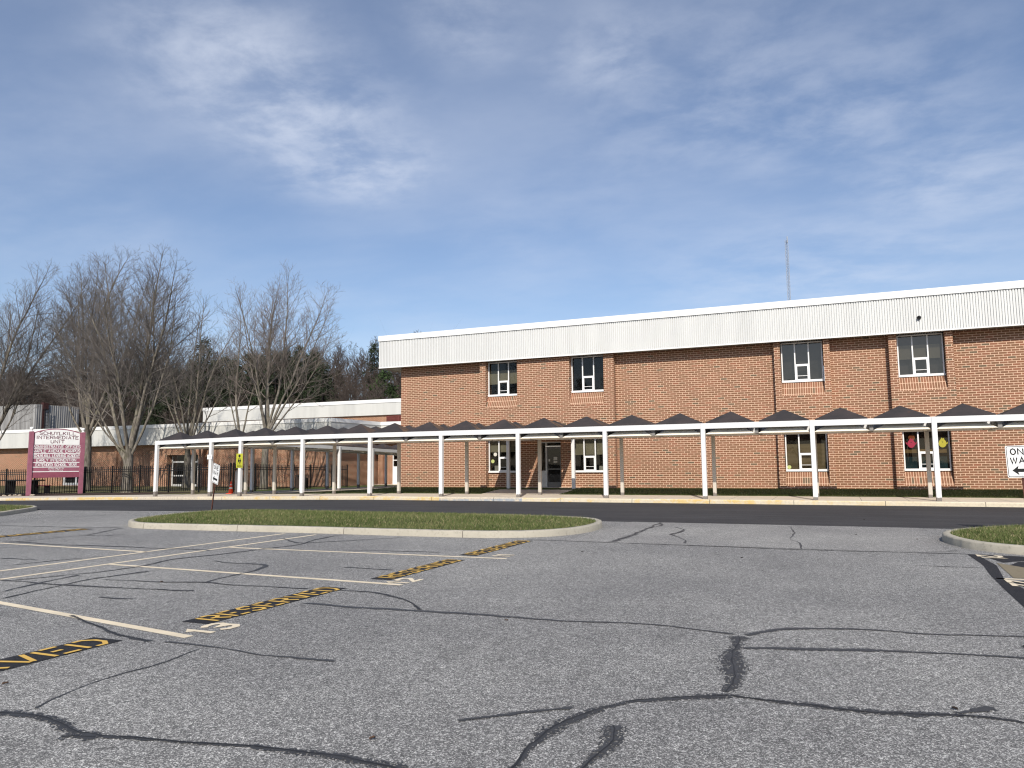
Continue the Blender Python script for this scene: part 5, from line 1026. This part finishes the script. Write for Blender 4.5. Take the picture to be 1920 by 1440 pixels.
T, K = bare(16, (4.1, .25, .19, .15), [(172, 6, 12.0, .13, 4), (20, 4, 12.2, .14, 4), (8, 13, 12.6, .12, 4), (2, 23, 12.4, .11, 4), (-3, 33, 11.2, .095, 3.8), (95, 14, 11, .1, 4), (262, 16, 11, .1, 4), (2, 45, 9.6, .075, 3.6), (176, 20, 11, .08, 3.8)], .95)
put_tree((-39.3, 45.0, 0), T, K, 'wide multi stemmed bare tree rising above the covered walkway', 'twig_red')
# woodland on the hill: four bare kinds, copied
def forest_kind(seed, H):
    rg = np.random.default_rng(seed); st_ = [(rg.uniform(0, 360), rg.uniform(3, 22), H*rg.uniform(.55, .7), rg.uniform(.09, .14), H*.34) for _ in range(4)]
    st_ += [(rg.uniform(0, 360), rg.uniform(25, 45), H*.3, .06, H*.27) for _ in range(2)]
    T, K = bare(seed, (H*.36, .2, .15, rg.normal(0, .3)), st_, .72, .024, 1.2); return T.join(K).mesh('woodland_tree', M['wood_bare'], True)
kinds = [forest_kind(31+i, h) for i, h in enumerate((17, 15, 18.5, 13.5))]
fr_ = random.Random(5); n_f = 0
for row, y in enumerate((79, 84, 89, 95, 101, 108, 115, 123)):
    x = -195+fr_.random()*5
    while x < (-50 if row < 4 else -48):
        yy = y+fr_.uniform(-2.6, 2.6); o = link('woodland_tree', kinds[fr_.randrange(4)], None, (x, yy, float(hill_z(x, yy))-.2)); s_ = fr_.uniform(.62, .82)*(1.0 if x > -110 else 1.14)*(.8 if row < 2 and -110 < x < -52 else 1); o.scale = (s_, s_, s_); o.rotation_euler = (0, 0, fr_.random()*6.28)
        tag(o, 'leafless grey brown tree among many on the wooded hillside', 'tree', 'bare trees on the wooded hillside'); x += fr_.uniform(3.3, 5.0); n_f += 1
# conifers
def conifer(seed, H, Rb, m1, droop=.15, dens=1.):
    rg = np.random.default_rng(seed); T = MB().tube([(0, 0, -.3), (0, 0, H*.5), (0, 0, H*.98)], [.22, .14, .03], 7); N = MB(); z = H*.2; V = []; Tn = []
    while z < H*.99:
        f_ = (H-z)/(H*.8); rad = Rb*min(1, f_**.75+.05)*rg.uniform(.55, 1.1)
        for _ in range(rg.integers(4, 7)):
            a = rg.random()*6.28; l = rad*rg.uniform(.6, 1.1)
            n = max(2, int(l*2.6*dens)); d = np.array([math.cos(a), math.sin(a), rg.uniform(-.1, .25)])
            T.tube([np.array([0, 0, z]), np.array([0, 0, z])+d*l*.95], [.035, .012], 3, False)
            for j in range(n):
                c_ = np.array([0, 0, z])+d*l*(.25+.75*(j+1)/n)+np.array([0, 0, -droop*((j+1)/n)**2*l+rg.normal(0, .08)])
                for _k in range(9):
                    u = unit(rg.normal(0, 1, 3)+d*.5); w2 = unit(np.cross(u, rg.normal(0, 1, 3))); ll = rg.uniform(.28, .55); ww = rg.uniform(.05, .11); c2 = c_+rg.normal(0, .18, 3)
                    V.append([c2-w2*ww, c2+w2*ww, c2+u*ll])
        z += rg.uniform(.35, .6)
    V = np.array(V).reshape(-1, 3); N.add(V, (), np.arange(len(V)).reshape(-1, 3)); return T, N
cK = []
for i, (H, Rb, mm, dr_) in enumerate(((16, 3.8, 'needle', .12), (14, 4.6, 'needle', .2), (10, 5.2, 'needle_bright', .25))):
    T, N = conifer(51+i, H, Rb, mm, dr_); cK.append((T.mesh('trunk', M['wood_bare'], True), N.mesh('crown', M[mm])))
def put_con(k_, x, y, s_, label, rz=0):
    t = thing('conifer_tree', (x, y, float(hill_z(x, y))-.2), label, 'conifer', 'dark conifers on the wooded hillside'); link('trunk', cK[k_][0], t); link('crown', cK[k_][1], t); t.scale = (s_, s_, s_); t.rotation_euler = (0, 0, rz)
CON = [(440, 672, 84.5, 1, 'broad dark pine left of the slender courtyard tree trunk'), (482, 664, 86.8, 1, 'broad dark pine seen between the two courtyard tree trunks'), (518, 660, 81.8, 1, 'broad dark pine behind the middle of the wide courtyard tree'), (548, 668, 84.0, 1, 'broad dark pine behind the right limbs of the wide courtyard tree'),
       (578, 664, 85.8, 1, 'broad dark pine near the right edge of the pine group'), (606, 680, 83.6, 1, 'low broad dark pine just right of the pine group'), (405, 676, 82.7, 1, 'broad dark pine close beside the tall pine'), (362, 676, 85.8, 1, 'broad dark pine left of the tall pine'), (308, 684, 85.0, 1, 'broad dark pine behind the right limbs of the large multi stemmed tree'), (384, 630, 81.8, 0, 'tall dark pine rising between the two groups of street trees'), (330, 690, 83.6, 1, 'dark pine behind the large multi stemmed tree, left of the tall pine'), (425, 668, 85.4, 1, 'dark pine just right of the tall pine between the street trees'),
       (465, 662, 82.7, 1, 'dark pine behind the slender pale courtyard tree'), (500, 648, 84.0, 0, 'broad dark pine behind the wide courtyard tree'), (535, 655, 86.3, 1, 'dark pine right of the trunk of the wide courtyard tree'), (562, 642, 82.7, 0, 'dark pointed pine at the right side of the wide courtyard tree crown'),
       (592, 655, 85.0, 0, 'narrow dark pine at the right edge of the pine group'), (634, 690, 100.0, 0, 'dark conifer alone among bare trees left of the two storey block'), (702, 640, 106.0, 0, 'tall conifer top showing beside the left end of the ribbed fascia'), (722, 690, 86.0, 2, 'bright green conifer close to the left edge of the two storey block'),
       (280, 650, 89.0, 0, 'dark conifer seen through the crown of the large multi stemmed tree'), (245, 655, 91.7, 1, 'dark conifer low behind the trunk of the large multi stemmed tree'), (448, 690, 80.0, 1, 'low dark pine behind the white hall fascia')]
for i, (px, py, y, k_, lb) in enumerate(CON):
    d = fw+rr*((px-960)/1419.27)+uu*((720-py)/1419.27); t_ = y/d.y; P_ = Vector((0, 0, 1.6))+d*t_; x = P_.x; g = float(hill_z(x, y)); Hk = (16, 14, 10)[k_]; put_con(k_, x, y, (P_.z-g)/Hk, lb, i*1.3)
# dark understorey that reads as one mass
m = MB(); nb = 90000; bx = nr.uniform(-190, -30, nb); by = nr.uniform(76, 128, nb); bz = np.array([float(hill_z(a, b)) for a, b in zip(bx, by)])
h = nr.gamma(2.2, 1.5, nb)+.4; le = nr.normal(0, .35, (nb, 2))*h[:, None]; wv = nr.uniform(.012, .035, nb); an = nr.uniform(0, 6.28, nb)
b = np.column_stack([bx, by, bz-.1]); d = np.column_stack([np.cos(an), np.sin(an), 0*an])*wv[:, None]; v = np.stack([b-d, b+d, b+np.column_stack([le, h])], 1).reshape(-1, 3); m.add(v, (), np.arange(3*nb).reshape(-1, 3))
struct('undergrowth', m, M['wood_bare'], kind='stuff', label='tangled leafless undergrowth on the wooded hillside')

# trees across the lot behind the camera: what the window panes reflect
for i in range(26):
    x = -118+i*4.3+fr_.uniform(-1.5, 1.5); y = -72+fr_.uniform(-7, 7)
    if i % 3 == 1:
        t = thing('conifer_tree', (x, y, 0), 'dark conifer across the parking lot, seen only as a reflection in the window panes', 'conifer', 'trees across the lot reflected in the windows'); link('trunk', cK[i % 2][0], t); link('crown', cK[i % 2][1], t); s_ = fr_.uniform(1.1, 1.5); t.scale = (s_, s_, s_)
    else:
        o = link('woodland_tree', kinds[i % 4], None, (x, y, 0)); s_ = fr_.uniform(1.0, 1.35); o.scale = (s_, s_, s_); tag(o, 'bare tree across the parking lot, seen only as a reflection in the window panes', 'tree', 'trees across the lot reflected in the windows')
